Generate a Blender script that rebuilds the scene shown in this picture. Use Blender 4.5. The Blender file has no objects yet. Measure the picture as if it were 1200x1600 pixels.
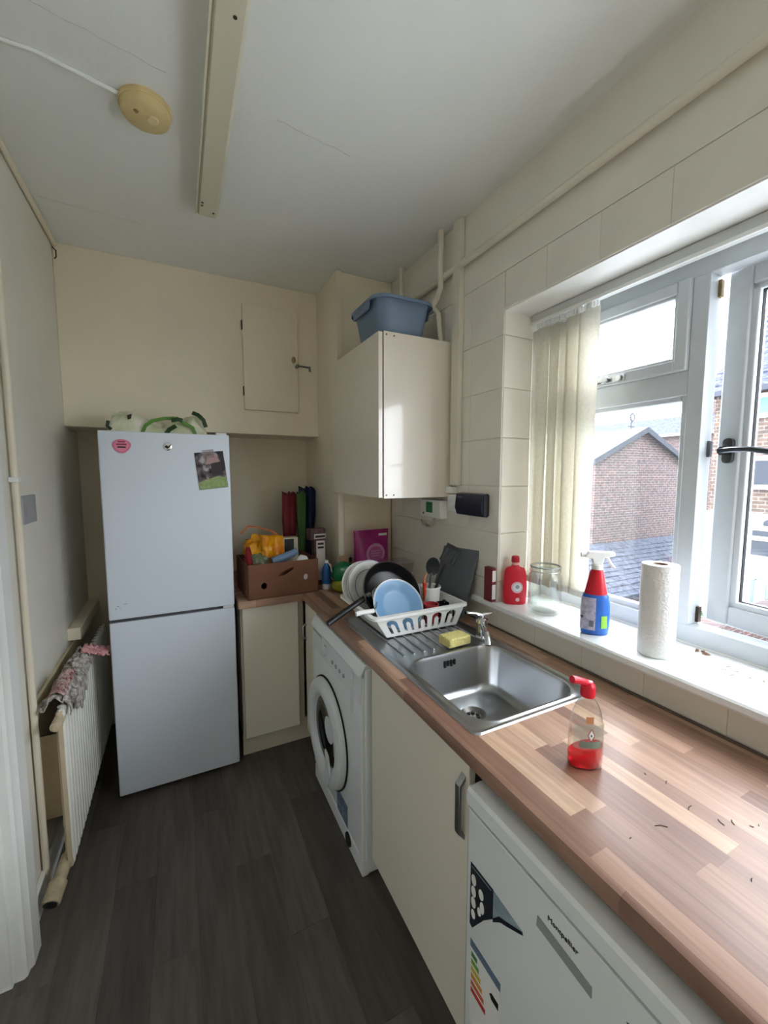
import bpy, bmesh, math, random
from mathutils import Matrix, Vector, noise
random.seed(7)
S = bpy.context.scene
C = S.collection
PI = math.pi

# ------------------------------------------------------------------ camera, sky, exposure
cam_d = bpy.data.cameras.new('camera')
cam_d.sensor_fit = 'VERTICAL'; cam_d.sensor_height = 36.0
cam_d.lens = 640.35 / 1600 * 36.0
cam_d.clip_start = 0.02; cam_d.clip_end = 400
cam = bpy.data.objects.new('camera', cam_d); C.objects.link(cam)
cam.location = (0, 0, 1.55)
cam.rotation_euler = (math.radians(90 - 5.19), 0, math.radians(-26.57))
S.camera = cam

world = bpy.data.worlds.new('overcast_sky'); S.world = world
world.use_nodes = True
wt = world.node_tree; wt.nodes.clear()
wo = wt.nodes.new('ShaderNodeOutputWorld'); wb = wt.nodes.new('ShaderNodeBackground')
wc = wt.nodes.new('ShaderNodeTexCoord'); wsep = wt.nodes.new('ShaderNodeSeparateXYZ')
wr = wt.nodes.new('ShaderNodeValToRGB')
wr.color_ramp.elements[0].position = 0.0; wr.color_ramp.elements[0].color = (0.90, 0.95, 1.03, 1)
wr.color_ramp.elements[1].position = 0.7; wr.color_ramp.elements[1].color = (0.96, 1.0, 1.07, 1)
wt.links.new(wc.outputs['Generated'], wsep.inputs[0]); wt.links.new(wsep.outputs[2], wr.inputs[0])
wt.links.new(wr.outputs[0], wb.inputs[0]); wb.inputs[1].default_value = 3.2
wt.links.new(wb.outputs[0], wo.inputs[0])

S.view_settings.view_transform = 'Standard'; S.view_settings.look = 'None'
S.view_settings.gamma = 1.0; S.view_settings.use_curve_mapping = False
S.view_settings.exposure = 2.1
S.cycles.max_bounces = 10; S.cycles.diffuse_bounces = 6; S.cycles.glossy_bounces = 5
S.cycles.transmission_bounces = 8; S.cycles.transparent_max_bounces = 12
S.cycles.sample_clamp_indirect = 8.0
S.cycles.use_denoising = True

def portal(loc, rot, sx, sy):
    l = bpy.data.lights.new('daylight_portal', 'AREA'); l.shape = 'RECTANGLE'
    l.size = sx; l.size_y = sy; l.cycles.is_portal = True
    o = bpy.data.objects.new('daylight_portal', l); C.objects.link(o)
    o.location = loc; o.rotation_euler = rot
portal((1.56, 0.1275, 1.61), (0, math.radians(90), 0), 1.2, 2.4)       # kitchen window, facing in

# ------------------------------------------------------------------ helpers
def lin(c):
    f = lambda v: v/12.92 if v <= .04045 else ((v+.055)/1.055)**2.4
    return tuple(f(v/255) for v in c) + (1,)

MATS = {}
def mat(name, rgb=(200,200,200), rough=.5, metal=0, spec=.5, var=0, vscale=8, vcol=None, bump=0, bscale=60, trans=0, ior=1.45, coat=0, stretch=None, rand=0, alpha=1):
    if name in MATS: return MATS[name]
    m = bpy.data.materials.new(name); m.use_nodes = True; MATS[name] = m
    nt = m.node_tree; b = nt.nodes['Principled BSDF']
    b.inputs['Base Color'].default_value = lin(rgb); b.inputs['Roughness'].default_value = rough
    b.inputs['Metallic'].default_value = metal; b.inputs['Specular IOR Level'].default_value = spec
    b.inputs['Transmission Weight'].default_value = trans; b.inputs['IOR'].default_value = ior
    b.inputs['Coat Weight'].default_value = coat; b.inputs['Alpha'].default_value = alpha
    tc = nt.nodes.new('ShaderNodeTexCoord'); src = tc.outputs['Object']
    if stretch:
        mp = nt.nodes.new('ShaderNodeMapping'); mp.inputs['Scale'].default_value = stretch
        nt.links.new(src, mp.inputs[0]); src = mp.outputs[0]
    last = None
    if var:
        n = nt.nodes.new('ShaderNodeTexNoise'); n.inputs['Scale'].default_value = vscale
        n.inputs['Detail'].default_value = 6; n.inputs['Roughness'].default_value = .62
        nt.links.new(src, n.inputs['Vector'])
        r = nt.nodes.new('ShaderNodeValToRGB')
        c0 = lin(vcol) if vcol else tuple(v*(1-var) for v in lin(rgb)[:3])+(1,)
        r.color_ramp.elements[0].color = c0; r.color_ramp.elements[0].position = .34
        r.color_ramp.elements[1].color = lin(rgb); r.color_ramp.elements[1].position = .62
        nt.links.new(n.outputs['Fac'], r.inputs[0]); last = r.outputs[0]
    if rand:
        oi = nt.nodes.new('ShaderNodeObjectInfo'); mr = nt.nodes.new('ShaderNodeMapRange')
        mr.inputs[3].default_value = 1-rand; mr.inputs[4].default_value = 1+rand
        nt.links.new(oi.outputs['Random'], mr.inputs[0])
        mx = nt.nodes.new('ShaderNodeMix'); mx.data_type = 'RGBA'; mx.blend_type = 'MULTIPLY'; mx.inputs[0].default_value = 1
        if last: nt.links.new(last, mx.inputs[6])
        else: mx.inputs[6].default_value = lin(rgb)
        nt.links.new(mr.outputs[0], mx.inputs[7]); last = mx.outputs[2]
    if last: nt.links.new(last, b.inputs['Base Color'])
    if bump:
        n2 = nt.nodes.new('ShaderNodeTexNoise'); n2.inputs['Scale'].default_value = bscale
        n2.inputs['Detail'].default_value = 5
        nt.links.new(src, n2.inputs['Vector'])
        bp = nt.nodes.new('ShaderNodeBump'); bp.inputs['Strength'].default_value = bump; bp.inputs['Distance'].default_value = .01
        nt.links.new(n2.outputs['Fac'], bp.inputs['Height']); nt.links.new(bp.outputs[0], b.inputs['Normal'])
    return m

def thin_glass(name, tint=(1,1,1), refl=.09, haze=0, edge=5.0):
    if name in MATS: return MATS[name]
    m = bpy.data.materials.new(name); m.use_nodes = True; MATS[name] = m
    nt = m.node_tree; nt.nodes.clear()
    out = nt.nodes.new('ShaderNodeOutputMaterial'); t = nt.nodes.new('ShaderNodeBsdfTransparent')
    t.inputs[0].default_value = tint+(1,)
    g = nt.nodes.new('ShaderNodeBsdfGlossy'); g.inputs['Roughness'].default_value = .03
    lw = nt.nodes.new('ShaderNodeLayerWeight'); lw.inputs[0].default_value = .5
    mx = nt.nodes.new('ShaderNodeMixShader')
    pw = nt.nodes.new('ShaderNodeMath'); pw.operation = 'POWER'; pw.inputs[1].default_value = edge
    mul = nt.nodes.new('ShaderNodeMath'); mul.operation = 'MULTIPLY_ADD'; mul.inputs[1].default_value = .9; mul.inputs[2].default_value = refl; mul.use_clamp = True
    nt.links.new(lw.outputs['Facing'], pw.inputs[0]); nt.links.new(pw.outputs[0], mul.inputs[0]); nt.links.new(mul.outputs[0], mx.inputs[0])
    nt.links.new(t.outputs[0], mx.inputs[1]); nt.links.new(g.outputs[0], mx.inputs[2])
    last = mx.outputs[0]
    if haze:
        d = nt.nodes.new('ShaderNodeBsdfTranslucent'); d.inputs[0].default_value = (.8,.8,.8,1)
        m2 = nt.nodes.new('ShaderNodeMixShader'); m2.inputs[0].default_value = haze
        nt.links.new(last, m2.inputs[1]); nt.links.new(d.outputs[0], m2.inputs[2]); last = m2.outputs[0]
    nt.links.new(last, out.inputs[0])
    return m

class G:
    def __init__(s, m=None): s.bm = bmesh.new(); s.m = m or Matrix()
    def v(s, p): return s.bm.verts.new(s.m @ Vector(p))
    def f(s, vs):
        try: return s.bm.faces.new(vs)
        except ValueError: return None
    def box(s, x0, x1, y0, y1, z0, z1):
        V = [s.v(p) for p in ((x0,y0,z0),(x1,y0,z0),(x1,y1,z0),(x0,y1,z0),(x0,y0,z1),(x1,y0,z1),(x1,y1,z1),(x0,y1,z1))]
        for q in ((0,3,2,1),(4,5,6,7),(0,1,5,4),(1,2,6,5),(2,3,7,6),(3,0,4,7)): s.f([V[i] for i in q])
        return s
    def loft(s, rings, cap0=True, cap1=True, closed=True):
        R = [[s.v(p) for p in r] for r in rings]; n = len(R[0])
        for a, b in zip(R, R[1:]):
            for i in range(n if closed else n-1):
                j = (i+1) % n; s.f([a[i], a[j], b[j], b[i]])
        if cap0: s.f(R[0][::-1])
        if cap1: s.f(R[-1])
        return s
    def lathe(s, prof, c=(0,0,0), n=32, sx=1, sy=1, cap0=True, cap1=True):
        rings = [[(c[0]+r*sx*math.cos(2*PI*i/n), c[1]+r*sy*math.sin(2*PI*i/n), c[2]+z) for i in range(n)] for r, z in prof]
        return s.loft(rings, cap0, cap1)
    def hoop(s, prof, c=(0,0,0), n=48): return s.lathe(list(prof)+[prof[0]], c, n, 1, 1, False, False)
    def tube(s, pts, r, n=10, r2=None, cap=True, closed=False):
        P = [Vector(p) for p in pts]; rings = []; up = Vector((0,0,1))
        L = len(P)
        for i, p in enumerate(P):
            if closed: d = P[(i+1)%L]-P[i-1]
            else: d = P[min(i+1,L-1)]-P[max(i-1,0)]
            d.normalize()
            if i == 0:
                a = d.cross(up) if abs(d.dot(up)) < .95 else d.cross(Vector((1,0,0)))
            else: a = a - d*a.dot(d)
            a.normalize(); b = d.cross(a)
            rr = r if r2 is None else r+(r2-r)*i/(L-1)
            rings.append([p+(a*math.cos(2*PI*k/n)+b*math.sin(2*PI*k/n))*rr for k in range(n)])
        if closed: rings.append(rings[0])
        return s.loft(rings, cap and not closed, cap and not closed)
    def cyl(s, p0, p1, r, n=20, r2=None): return s.tube([p0, p1], r, n, r2)
    def prism(s, poly, a, b, axis='z'):
        mp = {'z': lambda u,v,w:(u,v,w), 'x': lambda u,v,w:(w,u,v), 'y': lambda u,v,w:(u,w,v)}[axis]
        return s.loft([[mp(u,v,a) for u,v in poly],[mp(u,v,b) for u,v in poly]])
    def grid(s, fn, nu, nv):
        V = [[s.v(fn(i/nu, j/nv)) for j in range(nv+1)] for i in range(nu+1)]
        for i in range(nu):
            for j in range(nv): s.f([V[i][j],V[i+1][j],V[i+1][j+1],V[i][j+1]])
        return s

def rrect(x0, x1, y0, y1, r, n=5):
    P = []
    for cx, cy, a in ((x1-r,y1-r,0),(x0+r,y1-r,90),(x0+r,y0+r,180),(x1-r,y0+r,270)):
        for i in range(n+1):
            t = math.radians(a+90*i/n); P.append((cx+r*math.cos(t), cy+r*math.sin(t)))
    return P

WL = {}
def link(o, parent=None):
    C.objects.link(o)
    if parent is not None:
        o.parent = parent; o.matrix_parent_inverse = WL[parent.name].inverted()
    return o
def obj(name, g, m, parent=None, smooth=.6, bevel=0, solid=0, sub=0, bseg=2):
    bm = g.bm
    bmesh.ops.recalc_face_normals(bm, faces=bm.faces)
    me = bpy.data.meshes.new(name)
    off = Vector((0,0,0))
    if parent is None:
        xs = [v.co for v in bm.verts]
        lo = Vector(min(c[i] for c in xs) for i in range(3)); hi = Vector(max(c[i] for c in xs) for i in range(3))
        off = Vector(((lo.x+hi.x)/2, (lo.y+hi.y)/2, lo.z))
        bmesh.ops.translate(bm, verts=bm.verts, vec=-off)
    bm.to_mesh(me); bm.free()
    if isinstance(m, (list, tuple)):
        for q in m: me.materials.append(q)
    else: me.materials.append(m)
    if smooth:
        me.shade_smooth(); me.set_sharp_from_angle(angle=smooth)
    o = bpy.data.objects.new(name, me)
    link(o, parent)
    if parent is None: o.location = off; WL[o.name] = Matrix.Translation(off)
    else: WL[o.name] = Matrix()
    if solid:
        d = o.modifiers.new('thickness', 'SOLIDIFY'); d.thickness = solid; d.offset = 0
    if bevel:
        d = o.modifiers.new('edges', 'BEVEL'); d.width = bevel; d.segments = bseg; d.limit_method = 'ANGLE'; d.angle_limit = .6
        d.harden_normals = False
    if sub:
        d = o.modifiers.new('smooth', 'SUBSURF'); d.levels = sub; d.render_levels = sub
    return o
def tag(o, label, cat, group=None):
    o['label'] = label; o['category'] = cat
    if group: o['group'] = group
    return o
def struct(o, label=None):
    o['kind'] = 'structure'
    if label: o['label'] = label
    return o
def thing(name, label, cat, loc, group=None):
    o = bpy.data.objects.new(name, None); C.objects.link(o); o.location = loc
    o.empty_display_size = .05
    WL[o.name] = Matrix.Translation(loc)
    if cat: tag(o, label, cat, group)
    return o
def part_label(o, label): o['label'] = label; return o
def text(name, body, size, mtx, m, parent, extrude=.0006, align='LEFT'):
    cu = bpy.data.curves.new(name, 'FONT'); cu.body = body; cu.size = size; cu.extrude = extrude; cu.align_x = align
    t = bpy.data.objects.new(name+'_curve', cu); C.objects.link(t)
    dg = bpy.context.evaluated_depsgraph_get()
    me = bpy.data.meshes.new_from_object(t.evaluated_get(dg))
    bpy.data.objects.remove(t)
    me.transform(mtx); me.materials.clear(); me.materials.append(m)
    o = bpy.data.objects.new(name, me); link(o, parent); WL[o.name] = Matrix()
    return o
def frame_m(origin, ux, uy):
    ux = Vector(ux).normalized(); uy = Vector(uy); uy = (uy-ux*uy.dot(ux)).normalized(); uz = ux.cross(uy)
    m = Matrix((ux, uy, uz)).transposed().to_4x4(); m.translation = Vector(origin); return m

# ------------------------------------------------------------------ materials
paint = mat('cream_wall_paint', (240,230,207), .6, var=.05, vscale=2.5, bump=.12, bscale=35)
paint_w = mat('off_white_wall_paint', (233,229,217), .6, var=.05, vscale=2.5, bump=.12, bscale=35)
ceilm = mat('white_ceiling_paint', (238,240,236), .7, var=.03, vscale=2, bump=.15, bscale=25)
tilem = mat('painted_tile', (232,228,216), .42, var=.05, vscale=4, bump=.06, bscale=20)
groutm = mat('tile_joint', (176,170,156), .8)
gloss_white = mat('white_gloss_paint', (236,236,232), .3, var=.05, vscale=9)
upvc = mat('white_upvc', (208,214,219), .3, var=.05, vscale=14)
sillm = mat('white_sill_paint', (240,242,242), .22, var=.03, vscale=6)
cream_gloss = mat('cream_cabinet_gloss', (232,223,209), .14, coat=.3)
cream_matt = mat('cream_cabinet_foil', (228,221,205), .38)
carcass = mat('cabinet_carcass', (205,196,178), .5)
plinthm = mat('cream_plinth', (214,206,186), .5)
fridge_w = mat('fridge_white_enamel', (218,226,238), .33, spec=.4)
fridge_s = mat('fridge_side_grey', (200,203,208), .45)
appl = mat('appliance_white_enamel', (228,232,233), .3)
appl_p = mat('appliance_white_plastic', (218,222,224), .38)
black = mat('black_plastic', (22,22,24), .4)
blackgap = mat('black_rubber', (14,14,15), .8)
steel = mat('brushed_steel', (178,180,182), .28, metal=1, bump=.02, bscale=200)
chrome = mat('chrome', (215,217,220), .08, metal=1)
darkchrome = mat('dark_chrome', (104,106,110), .25, metal=1)
brass = mat('worn_brass', (150,128,90), .35, metal=1)
white_pl = mat('white_plastic', (238,239,236), .35)
yellowed = mat('yellowed_plastic', (222,200,146), .5, var=.1, vscale=20)
rad_m = mat('radiator_white', (238,237,228), .4, var=.04, vscale=10)
rad_side = mat('radiator_aged_cream', (205,190,160), .6, var=.15, vscale=12)
dirty = mat('grubby_cream_plastic', (196,182,150), .55, var=.35, vscale=30)
screwm = mat('screw_dark', (70,55,45), .5, metal=.6)
card_br = mat('brown_cardboard', (124,82,62), .8, var=.12, vscale=6)
red_pl = mat('red_plastic', (214,22,48), .3)
glass = thin_glass('window_glass', (.98,.99,.99), .03)
dusty_glass = thin_glass('dusty_window_glass', (.97,.985,.985), .03, .008)
clearpl = thin_glass('clear_plastic', (.93,.945,.92), .05, 0, 2.6)
jarglass = thin_glass('jar_glass', (.965,.98,.97), .045, 0, 3.0)
nylon = mat('black_nylon', (30,33,38), .42)
pale_bl = mat('slate_blue_plastic', (112,132,156), .45)
label_w = mat('white_label', (235,235,232), .5)

def plank_mat():
    m = mat('grey_oak_vinyl', (98,91,85), .45, rand=.28, var=.3, vscale=3.0, vcol=(74,68,62), stretch=(8,.9,1), bump=.12, bscale=6)
    return m
def worktop_mat(swap=False):
    nm = 'oak_block_laminate'+('_return' if swap else '')
    m = bpy.data.materials.new(nm); m.use_nodes = True
    nt = m.node_tree; N = nt.nodes.new; L = nt.links.new
    b = nt.nodes['Principled BSDF']; b.inputs['Roughness'].default_value = .42; b.inputs['Specular IOR Level'].default_value = .42; b.inputs['Coat Weight'].default_value = .08; b.inputs['Coat Roughness'].default_value = .22
    tc = N('ShaderNodeTexCoord'); sp = N('ShaderNodeSeparateXYZ'); L(tc.outputs['Object'], sp.inputs[0])
    across, along = (sp.outputs[1], sp.outputs[0]) if swap else (sp.outputs[0], sp.outputs[1])
    def mth(op, a, bb=None):
        n = N('ShaderNodeMath'); n.operation = op
        for i, q in enumerate((a, bb)):
            if q is None: continue
            if isinstance(q, (int, float)): n.inputs[i].default_value = q
            else: L(q, n.inputs[i])
        return n.outputs[0]
    row = mth('FLOOR', mth('DIVIDE', across, .043))
    wn = N('ShaderNodeTexWhiteNoise'); wn.noise_dimensions = '1D'; L(row, wn.inputs['W'])
    col = mth('FLOOR', mth('ADD', mth('DIVIDE', along, .34), mth('MULTIPLY', wn.outputs['Value'], 3.7)))
    cb = N('ShaderNodeCombineXYZ'); L(row, cb.inputs[0]); L(col, cb.inputs[1])
    w2 = N('ShaderNodeTexWhiteNoise'); w2.noise_dimensions = '2D'; L(cb.outputs[0], w2.inputs['Vector'])
    rp = N('ShaderNodeValToRGB'); cr = rp.color_ramp
    cr.elements[0].position = 0; cr.elements[0].color = lin((126,92,76)); cr.elements[1].position = 1; cr.elements[1].color = lin((194,160,134))
    e = cr.elements.new(.45); e.color = lin((152,117,98)); e = cr.elements.new(.75); e.color = lin((174,138,116))
    L(w2.outputs['Value'], rp.inputs[0])
    mp = N('ShaderNodeMapping'); mp.inputs['Scale'].default_value = (5,90,30) if swap else (90,5,30)
    L(tc.outputs['Object'], mp.inputs[0])
    ns = N('ShaderNodeTexNoise'); ns.inputs['Scale'].default_value = 1; ns.inputs['Detail'].default_value = 5; L(mp.outputs[0], ns.inputs['Vector'])
    mr = N('ShaderNodeMapRange'); mr.inputs[1].default_value = .3; mr.inputs[2].default_value = .7; mr.inputs[3].default_value = .78; mr.inputs[4].default_value = 1.14; L(ns.outputs['Fac'], mr.inputs[0])
    mx = N('ShaderNodeMix'); mx.data_type = 'RGBA'; mx.blend_type = 'MULTIPLY'; mx.inputs[0].default_value = 1
    L(rp.outputs[0], mx.inputs[6]); L(mr.outputs[0], mx.inputs[7]); L(mx.outputs[2], b.inputs['Base Color'])
    bp = N('ShaderNodeBump'); bp.inputs['Strength'].default_value = .05; L(ns.outputs['Fac'], bp.inputs['Height']); L(bp.outputs[0], b.inputs['Normal'])
    MATS[nm] = m
    return m
def brick_mat(name, c1, c2, mortar, scale=1.0):
    m = bpy.data.materials.new(name); m.use_nodes = True; nt = m.node_tree; N = nt.nodes.new; L = nt.links.new
    b = nt.nodes['Principled BSDF']; b.inputs['Roughness'].default_value = .9
    tc = N('ShaderNodeTexCoord'); sp = N('ShaderNodeSeparateXYZ'); L(tc.outputs['Object'], sp.inputs[0])
    ad = N('ShaderNodeMath'); L(sp.outputs[0], ad.inputs[0]); L(sp.outputs[1], ad.inputs[1])
    cb = N('ShaderNodeCombineXYZ'); L(ad.outputs[0], cb.inputs[0]); L(sp.outputs[2], cb.inputs[1])
    br = N('ShaderNodeTexBrick'); br.inputs['Scale'].default_value = scale
    br.inputs['Brick Width'].default_value = .225; br.inputs['Row Height'].default_value = .075; br.inputs['Mortar Size'].default_value = .008
    br.inputs['Color1'].default_value = lin(c1); br.inputs['Color2'].default_value = lin(c2); br.inputs['Mortar'].default_value = lin(mortar)
    L(cb.outputs[0], br.inputs['Vector'])
    ns = N('ShaderNodeTexNoise'); ns.inputs['Scale'].default_value = 7; ns.inputs['Detail'].default_value = 4; L(cb.outputs[0], ns.inputs['Vector'])
    mr = N('ShaderNodeMapRange'); mr.inputs[1].default_value = .3; mr.inputs[2].default_value = .7; mr.inputs[3].default_value = .6; mr.inputs[4].default_value = 1.4; L(ns.outputs['Fac'], mr.inputs[0])
    mx = N('ShaderNodeMix'); mx.data_type = 'RGBA'; mx.blend_type = 'MULTIPLY'; mx.inputs[0].default_value = 1
    L(br.outputs['Color'], mx.inputs[6]); L(mr.outputs[0], mx.inputs[7]); L(mx.outputs[2], b.inputs['Base Color'])
    MATS[name] = m
    return m
def fabric_mat(name, rgb, trl=.45):
    m = bpy.data.materials.new(name); m.use_nodes = True; nt = m.node_tree; nt.nodes.clear(); N = nt.nodes.new; L = nt.links.new
    out = N('ShaderNodeOutputMaterial'); d = N('ShaderNodeBsdfDiffuse'); t = N('ShaderNodeBsdfTranslucent'); mx = N('ShaderNodeMixShader')
    ns = N('ShaderNodeTexNoise'); ns.inputs['Scale'].default_value = 90; ns.inputs['Detail'].default_value = 4
    tc = N('ShaderNodeTexCoord'); L(tc.outputs['Object'], ns.inputs['Vector'])
    rp = N('ShaderNodeValToRGB'); c = lin(rgb); rp.color_ramp.elements[0].color = tuple(v*.93 for v in c[:3])+(1,); rp.color_ramp.elements[1].color = c
    rp.color_ramp.elements[0].position = .35; rp.color_ramp.elements[1].position = .65
    L(ns.outputs['Fac'], rp.inputs[0]); L(rp.outputs[0], d.inputs[0]); L(rp.outputs[0], t.inputs[0])
    mx.inputs[0].default_value = trl; L(d.outputs[0], mx.inputs[1]); L(t.outputs[0], mx.inputs[2]); L(mx.outputs[0], out.inputs[0])
    MATS[name] = m
    return m

# ------------------------------------------------------------------ room shell
XL, XR, YB, YN, ZC = -.51, 1.19, 2.93, -1.30, 2.69
floor = obj('floor', G().box(XL-.14, XR+.3, YN-.1, YB+.1, -.12, -.006), mat('floor_screed', (50,46,43), .8))
struct(floor, 'dark grey wood-effect plank floor')
pm = plank_mat()
PW, PL = .138, .92
pk = bpy.data.meshes.new('plank')
g = G().box(-PW/2+.0004, PW/2-.0004, -PL/2+.0004, PL/2-.0004, -.006, 0)
bmesh.ops.recalc_face_normals(g.bm, faces=g.bm.faces); g.bm.to_mesh(pk); g.bm.free(); pk.materials.append(pm)
cols = int((XR-XL)/PW)+2
for i in range(cols):
    x = XL-.04+PW*(i+.5); offy = (i*0.37 % 1)*PL
    y = YN-offy
    while y < YB:
        y0, y1 = y, y+PL
        if y1 > YN+.3 and x-PW/2 < XR:
            o = bpy.data.objects.new('plank', pk); link(o, floor)
            cy = (y0+y1)/2
            if y1 > YB:
                cy = (y0+YB)/2; o.scale = (1, max((YB-y0)/PL, .05), 1)
            o.location = (x, cy, random.uniform(-.0004, .0004))
        y += PL

ceil = struct(obj('ceiling', G().box(XL-.14, XR+.33, YN-.1, YB+.1, ZC, ZC+.1), ceilm), 'white painted plasterboard ceiling')
crackm = mat('ceiling_crack', (204,201,195), .9)
def crack(pts, w=.0013):
    g = G()
    for (a, b) in zip(pts, pts[1:]):
        a = Vector(a); b = Vector(b); d = (b-a).normalized(); n = Vector((-d.y, d.x))*w/2
        g.loft([[(a.x-n.x,a.y-n.y,ZC-.0008),(a.x+n.x,a.y+n.y,ZC-.0008),(a.x+n.x,a.y+n.y,ZC+.001),(a.x-n.x,a.y-n.y,ZC+.001)],
                [(b.x-n.x,b.y-n.y,ZC-.0008),(b.x+n.x,b.y+n.y,ZC-.0008),(b.x+n.x,b.y+n.y,ZC+.001),(b.x-n.x,b.y-n.y,ZC+.001)]])
    obj('crack', g, crackm, ceil)
def wig(a, b, n, amp):
    return [(a[0]+(b[0]-a[0])*i/n+random.uniform(-amp,amp), a[1]+(b[1]-a[1])*i/n+random.uniform(-amp,amp)) for i in range(n+1)]
crack(wig((-.28,1.36),(.02,1.42),8,.004)); crack(wig((.33,1.43),(.60,1.47),8,.004), .002); crack(wig((-.47,2.24),(-.10,2.27),8,.004))

# left wall with doorway
wl = struct(obj('wall_left', G().box(XL-.14, XL, 1.525, YB+.1, -.006, ZC).box(XL-.14, XL, YN-.1, .70, -.006, ZC).box(XL-.14, XL, .70, 1.525, 2.04, ZC), paint_w), 'cream painted wall beside the radiator')
# back wall of the fridge alcove
wbk = struct(obj('wall_back', G().box(XL, XR+.3, YB, YB+.1, -.006, ZC), paint), 'cream back wall of the fridge recess')
# bulkhead above the fridge
blk = struct(obj('wall_bulkhead', G().box(XL, .834, 2.625, YB, 1.797, ZC), paint, bevel=.003), 'boxed-in cream bulkhead above the fridge')
# pier between bulkhead and window wall
pier = struct(obj('wall_pier', G().box(.834, XR, 2.275, YB, -.006, ZC), paint, bevel=.004), 'cream pier beside the wall cabinet')
struct(obj('trim_pier', G().box(.834, .866, 2.262, 2.275, .9, ZC-.001), paint, bevel=.002), 'vertical cream corner strip on the pier')
# window wall
OY0, OY1, OZ0, OZ1 = -1.05, 1.305, .985, 2.207  # opening lengthened towards the viewer, out of view, to admit more daylight
wr_ = struct(obj('wall_right', G().box(XR+.005, XR+.33, OY1+.006, YB+.1, -.006, ZC).box(XR+.005, XR+.33, YN-.1, OY0, -.006, ZC)
      .box(XR+.005, XR+.33, OY0, OY1+.006, -.006, OZ0).box(XR+.005, XR+.33, OY0, OY1+.006, OZ1, ZC), paint_w), 'painted tiled window wall')
obj('plaster_band', G().box(XR+.0002, XR+.006, YN, 2.275, 2.355, ZC), paint_w, wr_)
TS = .2055
zrows = [(.903,.983),(.986,1.098),(1.1,1.302),(1.305,1.500),(1.503,1.700),(1.703,1.900),(1.903,2.108),(2.111,2.353)]
tile_cache = {}
def tile(size, loc, axis):
    key = (round(size[0],3), round(size[1],3), axis)
    if key not in tile_cache:
        w, h = size; g = G()
        if axis == 'x': a = lambda u,v,d: (-d,u,v)
        else: a = lambda u,v,d: (u,-d,v)
        e = .0010 if size[1] > .15 or size[1] < .09 else .0008
        g.loft([[a(-w/2,-h/2,0),a(w/2,-h/2,0),a(w/2,h/2,0),a(-w/2,h/2,0)],
                [a(-w/2,-h/2,.003),a(w/2,-h/2,.003),a(w/2,h/2,.003),a(-w/2,h/2,.003)],
                [a(-w/2+e,-h/2+e,.005),a(w/2-e,-h/2+e,.005),a(w/2-e,h/2-e,.005),a(-w/2+e,h/2-e,.005)]], cap0=False)
        bmesh.ops.recalc_face_normals(g.bm, faces=g.bm.faces)
        me = bpy.data.meshes.new('tile'); g.bm.to_mesh(me); g.bm.free(); me.materials.append(tilem); tile_cache[key] = me
    o = bpy.data.objects.new('tile', tile_cache[key]); link(o, wr_); o.location = loc
GP = .0006
y = .481-TS*8
edges = []
while y < 2.27:
    edges.append(y); y += TS
edges.append(2.27)
for (z0, z1) in zrows:
    for a, b in zip(edges, edges[1:]):
        segs = [(a, b, z0, z1)]
        out = []
        for (p, q, s, t) in segs:
            if t <= .984: out.append((p,q,s,t)); continue
            if s >= OZ1 or q <= OY0 or p >= OY1: out.append((p,q,s,t)); continue
            if q > OY1: out.append((OY1+.002, q, s, t))
            if p < OY0: out.append((p, OY0-.002, s, t))
            if t > OZ1: out.append((max(p,OY0), min(q,OY1), OZ1+.001, t))
        for (p,q,s,t) in out:
            if q-p > .02 and t-s > .015:
                tile((q-p-GP, t-s-GP), (XR+.005, (p+q)/2, (s+t)/2), 'x')
for (z0, z1) in zrows[1:]:
    s, t = max(z0, 1.012), min(z1, OZ1)
    tile((.245, t-s-GP), (XR+.128, OY1+.005, (s+t)/2), 'y')

struct(obj('wall_rear', G().box(XL-.14, XR+.33, YN-.1, YN, -.006, ZC), paint), 'cream wall behind the viewer')

# doorway lining, architrave, door on the left wall
d2 = struct(thing('door_2', None, None, (XL-.09, 1.11, 0)), 'white painted door closed in its frame')
obj('door_leaf', G().box(XL-.115, XL-.075, .735, 1.49, .006, 2.0), gloss_white, d2, bevel=.003)
obj('lining', G().box(XL-.14, XL, 1.49, 1.525, 0, 2.04).box(XL-.14, XL, .70, .735, 0, 2.04).box(XL-.14, XL, .735, 1.49, 2.005, 2.04), gloss_white, d2, bevel=.003)
obj('door_stop', G().box(XL-.07, XL-.035, 1.478, 1.49, 0, 2.005).box(XL-.07, XL-.035, .735, .747, 0, 2.005), gloss_white, d2, bevel=.003)
arch = [(1.505,XL),(1.505,XL+.022),(1.512,XL+.03),(1.53,XL+.032),(1.54,XL+.04),(1.60,XL+.042),(1.612,XL+.03),(1.612,XL)]
obj('architrave', G().prism([(x,yy) for yy,x in arch], 0, 2.1, 'z'), gloss_white, d2)
obj('architrave', G().prism([(x,2.2-yy+.02) for yy,x in arch], 0, 2.1, 'z').box(XL,XL+.03,.6,1.612,2.04,2.1), gloss_white, d2)

# dado strip and batten above the radiator
struct(obj('trim_dado', G().box(XL, XL+.014, 1.845, YB-.002, .655, .725), mat('cream_gloss_strip', (226,214,178), .3), bevel=.004), 'narrow cream strip along the wall above the radiator')
struct(obj('trim_batten', G().box(XL, XL+.055, 2.39, YB-.002, .75, .81), paint, bevel=.004), 'short wooden batten on the wall beside the fridge')
struct(obj('baseboard_left', G().box(XL, XL+.016, 1.613, YB, 0, .10), gloss_white, bevel=.004), 'white skirting behind the radiator')
# edge strip where left wall meets ceiling
g = G().tube([(XL+.012, YN, ZC-.014), (XL+.012, 2.62, ZC-.014)], .011, 8)
struct(obj('trim_ceiling', g, paint), 'thin painted pipe along the top of the left wall')

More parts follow.
